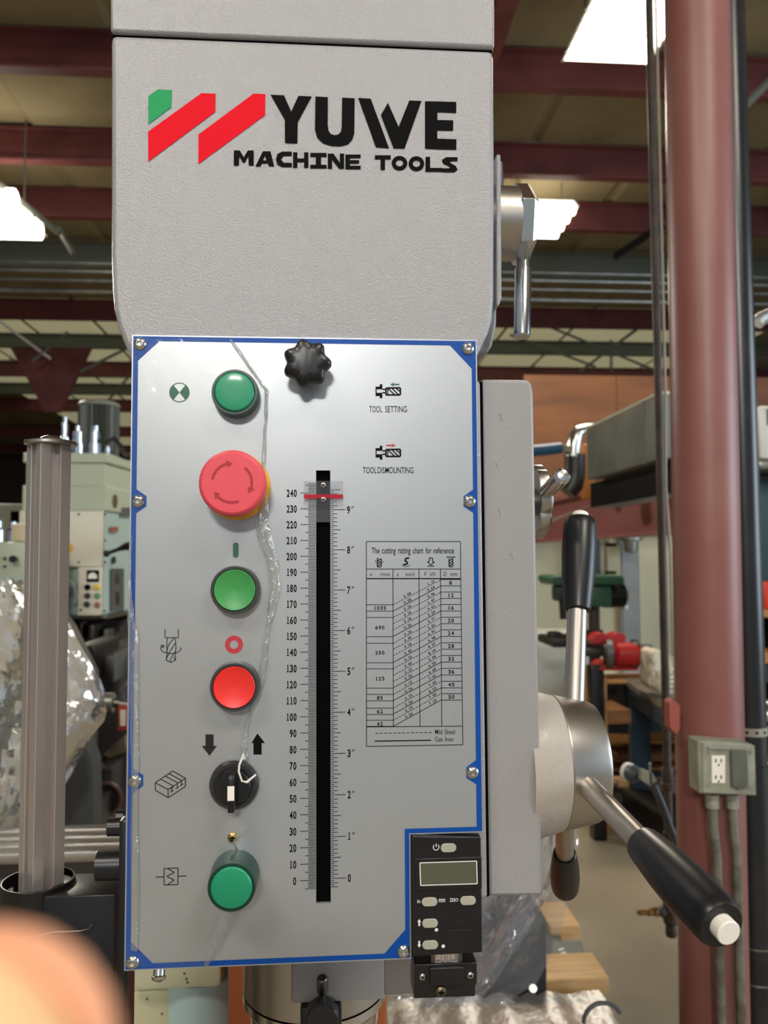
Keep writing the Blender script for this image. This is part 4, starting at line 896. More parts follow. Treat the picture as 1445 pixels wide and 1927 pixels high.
# ------------------------------------------------------------------ right: green bench drill, grinder, bench
gd = thing('pillar_drill', ground(1120, 4.3), 'green belt-head pillar drill standing behind the raised feed lever', 'drill')
Yg = 4.3
b = MB(); b.prism([at(1038, 1089, Yg), at(1043, 1083, Yg), at(1170, 1083, Yg), at(1176, 1087, Yg), at(1176, 1101, Yg), at(1044, 1102, Yg)], None, (0, .34, 0)); b.build('belt_cover', mach_green, gd, bevel=.015)
MB().box(at(1100, 1101, Yg+.04), at(1128, 1138, Yg+.28), .02).build('head', mach_green, gd)
MB().box(at(1050, 1101, Yg+.04), at(1066, 1130, Yg+.2), .02).build('quill_head', mat('dark_green', (30, 56, 44), .5), gd)
MB().cyl(at(1058, 1128, Yg+.1), at(1060, 1165, Yg+.1), .022).build('spindle', dark_mach, gd)
p = at(1117, 1135, Yg+.15); MB().cyl((p.x, p.y, .02), p, .036).build('column', rust_pipe, gd)
MB().box((p.x-.22, p.y-.3, 0), (p.x+.18, p.y+.2, .04), .01).build('foot', grey_mach, gd)
b = MB(); b.lathe([(0, .06), (.02, .078), (.15, .078), (.17, .05)], at(1129, 1121, Yg+.22), (1, 0, 0), 20); b.build('motor', black_ox, gd)
MB().cyl(at(1164, 1119, Yg+.2), at(1178, 1119, Yg+.2), .035, n=10).build('motor_cap', black_ox, gd)
MB().box(at(1040, 1203, Yg-.1), (p.x+.05, Yg+.25, at(1000, 1216, Yg).z), .01).build('table', dark_mach, gd)
MB().box(at(1037, 1190, Yg), at(1050, 1203, Yg+.1), .01).build('table_vise', dark_mach, gd)
MB().cyl((p.x, p.y, at(1117, 1225, Yg).z), (p.x, p.y, at(1117, 1190, Yg).z), .055).build('table_clamp', dark_mach, gd)
wa = thing('white_cabinet', ground(1060, 4.9), 'large off-white cabinet standing behind the green drill', 'cabinet')
x0, x1 = at(1000, 1200, 5.0).x, at(1112, 1200, 5.0).x
MB().box((x0, 5.0, 0), (x1, 5.5, at(1000, 1195, 5.0).z), .02).build('body', mat('worn_white_enamel', (196, 198, 190), .4, vary=(2.2, (150, 156, 152), .45, .7)), wa)
MB().box((x0+.02, 4.985, .1), (x1-.02, 5.0, at(1000, 1205, 5.0).z), .004).build('door', mat('worn_white_enamel', (196, 198, 190), .4), wa)
gr = thing('bench_grinder', ground(1170, 3.4), 'red double-ended grinder on a dark pedestal', 'grinder')
Yr = 3.65
c = at(1172, 1232, Yr); 
MB().lathe([(0, .04), (.02, .062), (.12, .066), (.15, .05)], at(1152, 1232, Yr), (1, 0, 0), 24).build('motor', mach_red, gr)
MB().prism([at(1126, 1262, Yr), at(1205, 1262, Yr), at(1192, 1248, Yr), at(1140, 1248, Yr)], None, (0, .18, 0)).build('base', mach_red, gr, bevel=.006)
for px, nm in ((1140, 0), (1188, 1)):
    a0 = at(px, 1230, Yr+.02)
    b = MB(); b.lathe([(0, .075), (.035, .075)], a0, (1, -.25, 0), 28); w_ = b.build('wheel_guard', grey_mach if nm == 0 else black_ox, gr, bevel=.004)
    MB().lathe([(-.006, .02), (0, .055), (.02, .06)], a0-Vector((.012, 0, 0)), (1, -.25, 0), 20).build('grinding_wheel', dark_mach, w_)
for u0, v0, u1, v1 in ((1115, 1194, 1150, 1182), (1143, 1205, 1186, 1190)):
    b = MB(); ang0 = 200 if u0 == 1115 else 205; cA = at((u0+u1)/2, 1216, Yr+.02); n = 12; pts = []
    for i in range(n+1):
        w = math.radians(155-i*110/n); pts.append(cA+Vector((math.cos(w)*.062, 0, math.sin(w)*.07)))
    pts += [cA+Vector((.03, 0, .01)), cA+Vector((-.045, 0, .01))]; b.prism(pts, None, (0, .09, 0)); b.build('spark_guard', mach_red, gr, bevel=.004)
MB().cyl(at(1200, 1222, Yr), at(1224, 1225, Yr), .034).build('shaft_end', grey_mach, gr)
p = at(1120, 1262, Yr+.06); MB().box((p.x-.035, Yr+.02, 0), (p.x+.035, Yr+.1, p.z+.03), .004).build('pedestal', black_ox, gr)
b = MB(); b.box(at(1098, 1222, Yr), at(1128, 1232, Yr+.08), .006); b.build('tool_rest', dark_mach, gr)
# wooden crate frame
Yc = 3.75
wc = thing('wooden_crate', ground(1180, Yc), 'open orange-brown timber crate frame below the red grinder', 'crate')
def bar(a, q, t, m, nm, par): return MB().box((min(a.x, q.x), a.y, min(a.z, q.z)), (max(a.x, q.x), a.y+t, max(a.z, q.z)), .003).build(nm, m, par)
ochre = mat('ochre_timber', (186, 130, 66), .6, vary=(5, (160, 108, 54), .4, .7))
bar(at(1130, 1278, Yc), at(1180, 1286, Yc), .02, ochre, 'rail', wc); bar(at(1133, 1269, Yc+.35), at(1215, 1275, Yc+.35), .02, ochre, 'rail', wc)
p0 = at(1132, 1270, Yc); MB().box((p0.x, Yc, 0), (p0.x+.028, Yc+.37, p0.z), .003).build('post', ochre, wc)
bar(at(1136, 1337, Yc+.02), at(1188, 1343, Yc+.02), .3, wood_dk, 'shelf', wc); bar(at(1136, 1343, Yc+.01), at(1188, 1362, Yc+.01), .02, wood_dk, 'board', wc)
MB().box(at(1138, 1288, Yc+.32), at(1186, 1336, Yc+.33)).build('back_board', dark_mach, wc, smooth=0)
# blue workbench
def gp(px, D_, z): q = at(px, 1300, D_-.506); return Vector((q.x, q.y, z))
ZBn = .77
wb = thing('workbench', gp(1230, 4.2, 0), 'dark blue steel workbench with grey top beside the red column', 'workbench')
top = [gp(1172, 4.6, ZBn), gp(1262, 3.69, ZBn), gp(1345, 3.45, ZBn), gp(1345, 4.55, ZBn), gp(1240, 4.9, ZBn)]
MB().prism(top, None, (0, 0, -.025)).build('top', mat('bench_top', (122, 112, 98), .6, vary=(6, (92, 84, 74), .4, .7)), wb, smooth=0)
def ins(q, z): c_ = sum(top, Vector())/5; p_ = c_+(q-c_)*.97; return Vector((p_.x, p_.y, z))
MB().prism([ins(q, ZBn-.026) for q in top], None, (0, 0, -.09)).build('apron', blue_bench, wb, smooth=0)
for px0, px1, D_ in ((1181, 1217, 4.5), (1300, 1330, 3.6)):
    p0 = gp(px0, D_, 0); p1 = gp(px1, D_, 0); MB().box((p0.x, p0.y-.04, 0), (p1.x, p0.y, ZBn-.11)).build('leg', blue_bench, wb, smooth=0)
for py, hh, m_ in ((1335, .04, wood_dk), (1398, .012, ochre), (1420, .05, wood_dk), (1448, .012, ochre)):
    p0 = at(1140, py, 4.5); MB().box((p0.x, 4.5, p0.z-hh), (2.6, 4.75, p0.z)).build('lower_shelf', m_, wb, smooth=0)
MB().box((at(1120, 1300, 4.8).x, 4.8, 0), (2.6, 4.83, ZBn-.1)).build('shade_panel', mat('bench_shadow_panel', (40, 44, 46), .7), wb, smooth=0)  # dark sheet added in place of the shadow under the bench
bg_ = thing('paper_sack', (at(1246, 1290, 3.5).x, 3.5, .77), 'white paper sack of folded rags on the blue workbench', 'sack')
b = MB(); b.prism([at(1228, 1228, 3.42), at(1238, 1222, 3.42), at(1262, 1232, 3.42), at(1268, 1304, 3.42), at(1240, 1304, 3.42), at(1227, 1290, 3.42)], None, (0, .16, 0)); b.build('sack_body', mat('dirty_white_cloth', (206, 198, 178), .8, bump=(25, .6, .01), vary=(20, (150, 140, 120), .5, .65)), bg_, bevel=.008)
b = MB()
for k in range(5): b.prism([at(1256, 1262+k*9, 3.38), at(1280, 1260+k*9, 3.38), at(1282, 1266+k*9, 3.38), at(1257, 1268+k*9, 3.38)], None, (0, .1, 0))
for k in range(5): MB().prism([at(1256, 1262+k*9, 3.38), at(1282, 1260+k*9, 3.38), at(1284, 1267+k*9, 3.38), at(1257, 1269+k*9, 3.38)], None, (0, .1, 0)).build('folded_sheet', mat('dirty_white_cloth', (206, 198, 178), .8), bg_, smooth=0)
# dark cast base under the bench
mb_ = thing('machine_base', gp(1230, 4.1, 0), 'low dark cast machine base on the floor behind the long lever', 'machine')
bs = [gp(1165, 4.45, .165), gp(1256, 3.93, .165), gp(1300, 3.85, .165), gp(1300, 4.3, .165), gp(1200, 4.49, .165)]
MB().prism(bs, None, (0, 0, -.164)).build('casting', black_ox, mb_, bevel=.004)
MB().prism([q+Vector((0, 0, .012)) for q in bs], None, (0, 0, -.012)).build('oily_top', dark_mach, mb_, smooth=0)
tag(MB().box(at(1164, 1470, 3.99), (at(1185, 1480, 3.99).x, 4.1, .178), .005).build('timber_offcut', wood), 'pale timber offcut standing on the dark machine base', 'timber')
# far right, past the black pipe
Yf = 3.2
fx = thing('air_conditioner', at(1440, 890, Yf), 'white boxy unit hanging at the far right beyond black pipe', 'air conditioner')
x0 = at(1428, 800, Yf).x
MB().box((x0, Yf, at(1440, 865, Yf).z), (x0+.9, Yf+.5, at(1440, 762, Yf).z), .03).build('casing', white_metal, fx)
MB().box((x0-.01, Yf-.02, at(1440, 884, Yf).z), (x0+.9, Yf+.5, at(1440, 868, Yf).z), .01).build('lower_rail', galv, fx)
for k in range(4): MB().box((x0+.04+k*.1, Yf-.004, at(1440, 800, Yf).z), (x0+.06+k*.1, Yf, at(1440, 770, Yf).z)).build('louvre', grey_mach, fx, smooth=0)
tc_ = thing('tool_cabinet', ground(1440, 3.4), 'dark teal steel cabinet at the far right edge', 'cabinet')
x0 = at(1430, 1000, 3.4).x
MB().box((x0, 3.4, 1.3), (x0+.8, 3.9, at(1440, 900, 3.4).z), .01).build('upper_body', mat('teal_steel', (44, 72, 76), .5), tc_)
MB().box((x0, 3.42, 0), (x0+.8, 3.9, .95), .01).build('lower_body', mat('very_dark_teal', (24, 34, 36), .5), tc_)
MB().box((x0-.01, 3.38, .95), (x0+.8, 3.9, 1.0)).build('shelf_board', ochre, tc_, smooth=0)
MB().box((x0-.01, 3.38, 1.18), (x0+.8, 3.9, 1.22)).build('shelf_board', ochre, tc_, smooth=0)
MB().box((x0, 3.6, .95), (x0+.8, 3.62, 1.35)).build('back_sheet', slotm, tc_, smooth=0)
tag(MB().box((x0-.0, 3.38, 1.222), (x0+.25, 3.58, 1.36), .01).build('red_bin', mat('bright_red_bin', (226, 62, 40), .4)), 'bright red bin on the shelf at the right edge', 'bin')
for k, (py, rr) in enumerate(((1322, .012), (1345, .03), (1440, .035))):
    c = at(1441, py, 2.6); tag(MB().lathe([(0, rr*.6), (rr*.3, rr), (rr, rr), (rr*1.4, rr*.5), (rr*1.5, .001)], c, (0, -1, .2), 16).build('chrome_fitting', chrome), ['smallest shiny fitting at the right edge', 'shiny round fitting at the right edge above the outlet box', 'shiny round fitting at the right edge level with the outlet'][k], 'fitting', 'shiny fittings at the right edge')
rk = thing('fitting_rack', ground(1460, 2.62), 'black rack at the right edge holding shiny fittings', 'rack')
x0 = at(1436, 1400, 2.66).x; MB().box((x0, 2.64, 0), (x0+.5, 2.68, at(1440, 1290, 2.6).z)).build('back', slotm, rk, smooth=0)
fd = MB(); pts = [at(1424, 608, 1.9), at(1432, 600, 1.9), at(1445, 594, 1.9), at(1470, 592, 1.9), at(1510, 600, 1.9)]
tag(fd.tube(pts, .022, 16).build('flexible_duct', mat('silver_flex', (206, 208, 206), .3, .8, bump=(120, .6, .01, (8, 1, 1)))), 'silver flexible tube curving out at the right edge', 'duct')
wr2 = slab('wall_right_2', (at(1500, 1000, 7).x-2.5, 6.95, 2.42), (9, 7.2, 5.3), grey_wall) if False else None

# ------------------------------------------------------------------ right: skid, timbers, plate and plastic under the hub
sk = thing('packing_skid', (.45, 1.5, 0), 'low dark skid on the floor under the clear plastic', 'skid')
zs = .22
MB().box((at(985, 1850, 1.6).x, 1.30, .02), (at(1150, 1850, 1.6).x, 1.55, .16), .01).build('runner', grey_mach, sk)
b = MB(); b.prism([Vector((at(1030, 1800, 1.7).x-.2, 1.35, zs-.05)), Vector((at(1110, 1845, 1.7).x, 1.60, zs-.05)), Vector((at(1085, 1760, 2.1).x, 2.35, zs-.05)), Vector((at(1010, 1760, 2.1).x, 2.35, zs-.05))], None, (0, 0, .03)); b.build('deck', mat('dark_deck', (74, 74, 68), .6, vary=(10, (52, 52, 48), .4, .6)), sk, smooth=0)
def timber(c0, c1, y0, y1, label):
    return tag(MB().box((at(c0[0], c0[1], y0).x, y0, at(c0[0], c1[1], y0).z), (at(c1[0], c1[1], y0).x, y1, at(c0[0], c0[1], y0).z), .006).build('timber_block', wood), label, 'timber', 'timber blocks on the skid')
timber((1000, 1846), (1148, 1878), 1.62, 1.76, 'larger pale timber block lying across the skid, nearer the camera')
timber((1035, 1744), (1093, 1770), 2.25, 2.45, 'smaller pale timber block on the skid, farther away')
# printed plate on the deck: bars and an arrow
def G(px, py, zz):  # point on a level plane
    d = FWD*F+RIGHT*(px-W/2)-UP*(py-H/2); return CAM+d*((zz-CAM.z)/d.z)
zp = zs+.002
pt_ = thing('printed_sheet', G(1075, 1805, zp), 'grey printed sheet with white arrow and bars on the skid', 'sheet')
MB().prism([G(1036, 1822, zp-.022), G(1108, 1820, zp-.022), G(1094, 1772, zp-.022), G(1040, 1772, zp-.022)], None, (0, 0, .003)).build('sheet', mat('sheet_grey', (92, 96, 90), .4), pt_, smooth=0)
wp = MB()
for q in ([(1050, 1786), (1060, 1783), (1062, 1786), (1052, 1790)], [(1052, 1794), (1064, 1790), (1066, 1793), (1054, 1797)], [(1060, 1799), (1066, 1796), (1074, 1813), (1052, 1811)], [(1074, 1802), (1084, 1797), (1086, 1800), (1076, 1806)], [(1042, 1811), (1076, 1816), (1074, 1818), (1040, 1813)]): wp.poly([G(u, v, zp-.018) for u, v in q])
wp.build('white_print', white_print, pt_, smooth=0)
bb = thing('wrapped_black_machine', (.36, 1.25, 0), 'black steel machine base seen through the clear plastic', 'machine')
x0, x1 = at(790, 1700, 1.25).x, at(1029, 1700, 1.25).x
b = MB(); b.prism([at(800, 1930, 1.25), at(1029, 1930, 1.25), at(1029, 1730, 1.25), at(990, 1765, 1.25), at(905, 1835, 1.25), at(800, 1900, 1.25)], None, (0, .30, 0)); b.build('casting', mat('blue_black_casting', (40, 44, 52), .5), bb, bevel=.004)
b = MB(); b.box((x0+.02, 1.27, 0), (x1-.01, 1.5, at(800, 1925, 1.25).z)); b.build('pedestal', black_ox, bb, smooth=0)
MB().cyl(at(1003, 1860, 1.245), at(1003, 1860, 1.26), .008).build('pin', satin, bb)
b = MB(); b.prism([at(945, 1700, 1.45), at(975, 1696, 1.45), at(968, 1790, 1.45), at(930, 1790, 1.45)], None, (0, .05, 0)); b.build('bracket', mat('blue_black_casting', (40, 44, 52), .5), bb, smooth=0)
# draped clear sheet: a wavy surface hanging from the column and gathered at the foot
ps = thing('plastic_sheet', (.25, 1.0, .35), 'clear plastic dust sheet draped below the feed hub', 'plastic sheet')
rnd = random.Random(12)
def drape(left, right, y0, NU, amp, seed, name, m):
    rnd = random.Random(seed); ph = [rnd.uniform(0, 6.28) for _ in range(8)]; NV = len(left)-1; SUB = 6; vs = []; rows = NV*SUB+1
    for r in range(rows):
        k = min(r//SUB, NV-1); t = (r-k*SUB)/SUB; L1 = (left[k][0]*(1-t)+left[k+1][0]*t, left[k][1]*(1-t)+left[k+1][1]*t); R1 = (right[k][0]*(1-t)+right[k+1][0]*t, right[k][1]*(1-t)+right[k+1][1]*t)
        for i in range(NU+1):
            s = i/NU; f = r/rows
            y = y0+amp*(math.sin(s*9+f*5+ph[0])+.6*math.sin(s*17-f*8+ph[1])+.35*math.sin(s*31+f*21+ph[2])+.25*abs(math.sin(s*23+f*40+ph[3])))+rnd.uniform(-.05, .05)*amp*5
            vs.append(at(L1[0]+(R1[0]-L1[0])*s, L1[1]+(R1[1]-L1[1])*s, y))
    b = MB(); b.add(vs, [(r*(NU+1)+i, r*(NU+1)+i+1, (r+1)*(NU+1)+i+1, (r+1)*(NU+1)+i) for r in range(rows-1) for i in range(NU)])
    return b.build(name, m, ps if name != 'crumpled_wrap' else None, smooth=50)
drape([(890, 1555), (860, 1640), (760, 1740), (720, 1830), (720, 1885)], [(1092, 1560), (1076, 1660), (1052, 1770), (1010, 1850), (950, 1888)], 1.02, 26, .012, 3, 'sheet_fold', sheetm)
drape([(900, 1560), (890, 1700), (840, 1800), (770, 1850), (740, 1880)], [(1065, 1560), (1045, 1660), (1000, 1740), (930, 1850), (900, 1885)], 1.12, 20, .014, 5, 'sheet_fold', sheetm)
# brown wrapped pallet at the bottom edge and a roll with a cable loop
wpal = thing('wrapped_carton', (.35, 1.0, .05), 'brown carton under shiny wrap at the bottom edge', 'carton')
p0 = at(735, 1893, 1.2); p1 = at(1120, 1893, 1.2)
MB().box((p0.x, .95, .02), (p1.x, 1.2, p0.z), .02).build('carton', mat('carton_brown', (150, 98, 52), .6, vary=(6, (196, 170, 140), .5, .75)), wpal)
b = MB(); vs = []; rnd = random.Random(4)
for r in range(7):
    for i in range(25): vs.append((p0.x-.01+(p1.x-p0.x+.02)*i/24, .94+.265*r/6, p0.z+.004+rnd.uniform(0, .010)))
b.add(vs, [(r*25+i, r*25+i+1, (r+1)*25+i+1, (r+1)*25+i) for r in range(6) for i in range(24)]); b.build('shiny_wrap', clear('carton_wrap', (.93, .92, .9), .06, .3, (.9, .88, .84), .2, bump=(9, .5, .02)), wpal, smooth=60)
rl = thing('foam_roll', at(1150, 1935, .98), 'pale foam roll with dark cable loop at the bottom edge', 'roll')
p = at(1148, 1960, 1.0); MB().lathe([(0, .035), (.035, .038), (.05, .034), (.052, .001)], (p.x, .93, p.z-.02), (0, 0, 1), 24).build('roll', mat('foam_cream', (226, 204, 160), .7), rl)
MB().tube([at(1135-37*math.cos(a_/9*2.6), 1925-38*math.sin(a_/9*2.6), .9) for a_ in range(10)], .004, 8).build('cable_loop', hosem, rl)

# ================================================================== left: machines in the distance
Y = 3.6
rd = thing('radial_drill', ground(170, Y+.2), 'pale green radial drill head with finned motor at left', 'machine')
xl, xc, = at(40, 1000, Y).x, at(200, 1000, Y).x
xr = at(250, 1000, Y+.5).x+.05
def zY(py, y=Y): return at(160, py, y).z
def band(p0, p1, grow, m, nm, bev=.008):
    b = MB(); z0, z1 = zY(p1), zY(p0); g = grow
    b.prism([(xl-g, Y-g, z0), (xc+g, Y-g, z0), (xr+g, Y+.5, z0), (xr+g, Y+.9, z0), (xl-g, Y+.9, z0)], None, (0, 0, z1-z0)); return b.build(nm, m, rd, smooth=0, bevel=bev)
band(852, 871, .0, pale_green, 'top_cap'); band(871, 916, -.012, pale_green, 'upper_casing'); band(914, 962, 0, pale_green, 'casing_collar'); band(962, 1158, -.01, pale_green2, 'casing')
band(1158, 1166, .01, steel_dark, 'lower_flange')
MB().box((xl, Y-.03, zY(1066)), (xc-.012, Y-.006, zY(962)), .003).build('front_plate', cream_plate, rd)
cp = MB().box((at(152, 1100, Y).x, Y-.045, zY(1157)), (xc-.012, Y-.006, zY(1067)), .003).build('switch_panel', cream_plate, rd)
def onp(px, py, y=Y-.048): return at(px, py, y)
for px, py in ((148, 968), (198, 968), (198, 1017), (148, 1058), (198, 1058), (152, 1148), (197, 1150)): MB().cyl(onp(px, py, Y-.034 if py < 1060 else Y-.05), onp(px, py, Y-.03 if py < 1060 else Y-.044), .006, n=8).build('plate_screw', dark_mach, rd)
MB().box(onp(163, 1073), onp(188, 1095, Y-.03)).build('meter', slotm, cp, smooth=0)
b = MB(); c = onp(174, 1086, Y-.051); pts = [c+Vector((math.cos(math.pi*i/12)*.022, 0, math.sin(math.pi*i/12)*.022)) for i in range(13)]; pts += [c+Vector((-.022, 0, -.008)), c+Vector((.022, 0, -.008))]; b.poly(pts); b.build('meter_dial', mat('meter_dial', (240, 240, 230), .4), cp, smooth=0)
for px, py, col_ in ((165, 1105, slotm), (183, 1105, mat('yellow_lens', (226, 196, 40), .4)), (165, 1121, dark_mach), (184, 1121, mat('pale_green_lens', (90, 150, 110), .4)), (164, 1137, dark_mach), (184, 1138, mat('faded_red_lens', (150, 100, 84), .4))):
    MB().lathe([(0, .0145), (.012, .0145), (.015, .011)], onp(px, py, Y-.045), (0, -1, 0), 16).build('switch_button', col_, cp)
b = MB(); b.lathe([(0, .0255), (.003, .0255)], onp(128, 1032, Y-.032), (0, -1, 0), 24); b.build('yellow_label', yellow, rd)
b = MB(); c = at(120, 1112, Y-.08); pts = [c+Vector((math.cos(w/24*6.283)*.052, 0, math.sin(w/24*6.283)*.062)) for w in range(24)]; b.tube(pts, .006, 6, close=True); hwl = b.build('grey_handwheel', galv, rd)
MB().cyl(c, c+Vector((0, .08, 0)), .02).build('wheel_hub', galv, hwl)
MB().tube([at(200, 1042, Y-.1), at(222, 1034, Y-.1), at(238, 1028, Y-.1), at(250, 1028, Y-.1)], [.009, .010, .02, .026], 10).build('black_lever', black_ox, rd)
MB().lathe([(0, .001), (.004, .014), (.016, .018), (.028, .014), (.032, .001)], at(194, 1043, Y-.1), (1, 0, .2), 14).build('lever_ball', black_ox, rd)
def onside(px, py):  # point on the oblique side face
    a_ = Vector((xc-.01, Y-.01)); c_ = Vector((xr-.01, Y+.49)); d = FWD*F+RIGHT*(px-W/2)-UP*(py-H/2)
    nx, ny = (c_.y-a_.y), -(c_.x-a_.x); t = ((a_.x-CAM.x)*nx+(a_.y-CAM.y)*ny)/(d.x*nx+d.y*ny); return CAM+d*t
def sideplate(px0, py0, px1, py1, nm, m, ov=False):
    if ov: pts = [onside((px0+px1)/2+(px1-px0)/2*math.cos(6.283*i/16), (py0+py1)/2+(py1-py0)/2*math.sin(6.283*i/16)) for i in range(16)]
    else: pts = [onside(px0, py0), onside(px1, py0), onside(px1, py1), onside(px0, py1)]
    nrm = Vector((.5, -(xr-xc), 0)).normalized(); pts = [p+nrm*.004 for p in pts]; MB().prism(pts, None, nrm*.006).build(nm, m, rd, smooth=0)
sideplate(208, 930, 218, 957, 'oval_badge', mat('badge_brown', (84, 74, 54), .5), True); sideplate(205, 991, 219, 1001, 'brown_tag', mat('tag_brown', (150, 92, 64), .5)); sideplate(225, 955, 244, 972, 'grey_tag', galv); sideplate(209, 1047, 215, 1061, 'side_knob', dark_mach, True)
sideplate(207, 1070, 230, 1150, 'side_recess', grey_mach); sideplate(212, 1078, 222, 1100, 'side_handle', galv, True); sideplate(212, 1112, 222, 1140, 'side_handle', galv, True)
mc = at(186, 800, Y+.45); b = MB(); n = 56; vs = []; fs = []; z0, z1 = zY(852, Y+.45), zY(766, Y+.45)
for z in (z0-.05, z1):
    for i in range(n):
        w = 6.2832*i/n; rr = .112 if i % 2 else .100; vs.append((mc.x+math.cos(w)*rr, Y+.45+math.sin(w)*rr, z))
b.add(vs, [(i, (i+1) % n, n+(i+1) % n, n+i) for i in range(n)]+[tuple(range(n)), tuple(range(n, 2*n))]); mo = b.build('motor', mat('motor_dark_green', (64, 68, 60), .4, .3), rd, smooth=0)
MB().lathe([(0, .112), (.012, .114), (.024, .100), (.03, .06), (.032, .001)], (mc.x, Y+.45, z1), (0, 0, 1), 32).build('fan_cowl', mat('cowl_grey', (120, 122, 110), .5), mo)
for px, p0, p1, rr in ((121, 783, 850, .024), (146, 800, 858, .030), (178, 800, 858, .034), (203, 838, 858, .014)):
    a_ = at(px, p1, Y+.12); MB().lathe([(0, rr), ((zY(p0)-zY(p1))*.4, rr), ((zY(p0)-zY(p1))*.42, rr*.75), ((zY(p0)-zY(p1))*.8, rr*.75), ((zY(p0)-zY(p1))*.82, rr*.5), ((zY(p0)-zY(p1)), rr*.5)], a_, (0, 0, 1), 12).build('cable_gland', zinc, rd)
MB().tube([at(200, 833, Y+.2), at(215, 825, Y+.1), at(228, 840, Y+.1), at(235, 855, Y+.2), at(250, 858, Y+.3)], .012, 8).build('motor_cable', black_ox, rd)
b = MB(); p0 = at(118, 1166, Y+.3); b.box((p0.x-.2, Y+.3, 0), (at(240, 1166, Y+.3).x, Y+.8, p0.z), .01); b.build('pedestal', dark_mach, rd)
MB().box(at(152, 1170, Y+.1), at(175, 1200, Y+.3), .01).build('spindle_nose', steel_dark, rd)
for k, (px, py, w_, h_) in enumerate(((178, 1175, 14, 34), (196, 1185, 22, 50), (225, 1180, 20, 46), (140, 1182, 20, 26))): MB().box(at(px, py, Y+.05+.03*k), at(px+w_, py+h_, Y+.3), .008).build('feed_gear_housing', grey_mach if k % 2 else dark_mach, rd)
# machine at the far left edge
Y2 = 3.0
lm = thing('lathe_headstock', ground(20, Y2+.2), 'pale green lathe headstock with black knob at the left edge', 'machine')
x0, x1 = at(-80, 1050, Y2).x, at(58, 1050, Y2).x
MB().box((x0, Y2, at(0, 1102, Y2).z), (x1, Y2+.4, at(0, 1020, Y2).z), .012).build('headstock', pale_green, lm)
MB().box((x0, Y2+.0, 0), (x1, Y2+.4, at(0, 1104, Y2).z-.01)).build('bed', dark_mach, lm, smooth=0)
MB().box((x0, Y2-.01, at(0, 1096, Y2).z), (x1, Y2, at(0, 1088, Y2).z)).build('ledge', pale_green2, lm, smooth=0)
MB().lathe([(0, .008), (.03, .008), (.03, .015), (.045, .015)], at(31, 1052, Y2), (0, -1, 0), 14).build('knob', black_ox, lm)
for py in (1051, 1066): MB().cyl(at(9, py, Y2-.006), at(9, py, Y2+.01), .007, n=8).build('plug', dark_mach, lm)
bx_ = thing('grey_cabinet', ground(20, Y2+1.2), 'grey cabinet with dark window behind the pale lathe headstock', 'cabinet')
MB().box((at(-60, 960, Y2+1.2).x, Y2+1.2, 0), (at(60, 960, Y2+1.2).x, Y2+1.6, at(0, 948, Y2+1.2).z), .01).build('body', mat('olive_grey', (122, 120, 100), .6), bx_)
MB().box(at(20, 962, Y2+1.19), at(46, 988, Y2+1.2)).build('dark_window', slotm, bx_, smooth=0)
tag(MB().box((at(20, 1010, Y2+.1).x, Y2+.1, at(0, 1019, Y2).z), (at(50, 1010, Y2+.1).x, Y2+.3, at(0, 985, Y2+.1).z), .01).build('beige_block', mat('beige_block', (196, 180, 146), .6)), 'beige block lying on the pale lathe headstock', 'block')
for k, px in enumerate((4, 14)): tag(MB().lathe([(0, .03), (.05, .03), (.06, .018), (.09, .016)], Vector((at(px, 1010, Y2+.1).x, Y2+.06+.1*k, at(0, 1019, Y2).z)), (0, 0, 1), 14).build('metal_cup', zinc), ['left one of two shiny metal cups on the headstock', 'right one of two shiny metal cups on the headstock'][k], 'cup', 'metal cups on the headstock')
# crumpled clear wrap hung over a machine
cwt = thing('wrapped_machine', ground(70, 1.5), 'machine shrouded in crumpled shiny clear wrap behind the aluminium post', 'wrapped machine')
def crumple(out, y0, NU, NV, amp, seed, nm, m):
    """surface inside left/right outline rows, broken into sharp facets"""
    rnd = random.Random(seed); vs = []
    for r in range(NV+1):
        f = r/NV*(len(out)-1); k = min(int(f), len(out)-2); t = f-k; py = out[k][0]*(1-t)+out[k+1][0]*t; a0 = out[k][1]*(1-t)+out[k+1][1]*t; a1 = out[k][2]*(1-t)+out[k+1][2]*t
        for i in range(NU+1):
            s = i/NU; bul = math.sin(math.pi*min(1, max(0, s)))*.06
            vs.append(at(a0+(a1-a0)*s+rnd.uniform(-2.5, 2.5), py+rnd.uniform(-3, 3), y0-bul+rnd.uniform(-amp, amp)+.02*math.sin(s*14+r*.35)))
    b = MB(); b.add(vs, [(r*(NU+1)+i, r*(NU+1)+i+1, (r+1)*(NU+1)+i+1, (r+1)*(NU+1)+i) for r in range(NV) for i in range(NU)])
    return b.build(nm, m, cwt, smooth=22)
crumple([(1092, -60, 40), (1120, -60, 62), (1170, -60, 128), (1240, -60, 168), (1290, -60, 196), (1350, -60, 200), (1385, -60, 170), (1430, -60, 150), (1480, -60, 120), (1565, -60, 60)], 1.45, 20, 26, .007, 9, 'crumpled_wrap', wrapm)
crumple([(1110, -60, 30), (1200, -60, 100), (1300, -60, 150), (1400, -60, 120), (1560, -60, 40)], 1.52, 14, 20, .012, 21, 'inner_wrap', wrapm)
b = MB(); b.prism([at(-50, 1130, 1.7), at(10, 1130, 1.7), at(60, 1200, 1.7), at(110, 1300, 1.7), at(105, 1560, 1.7), at(-50, 1560, 1.7)], None, (0, .4, 0)); b.build('machine_body', mat('shrouded_body', (96, 92, 80), .6, vary=(3, (60, 58, 50), .4, .6)), cwt, bevel=.02)
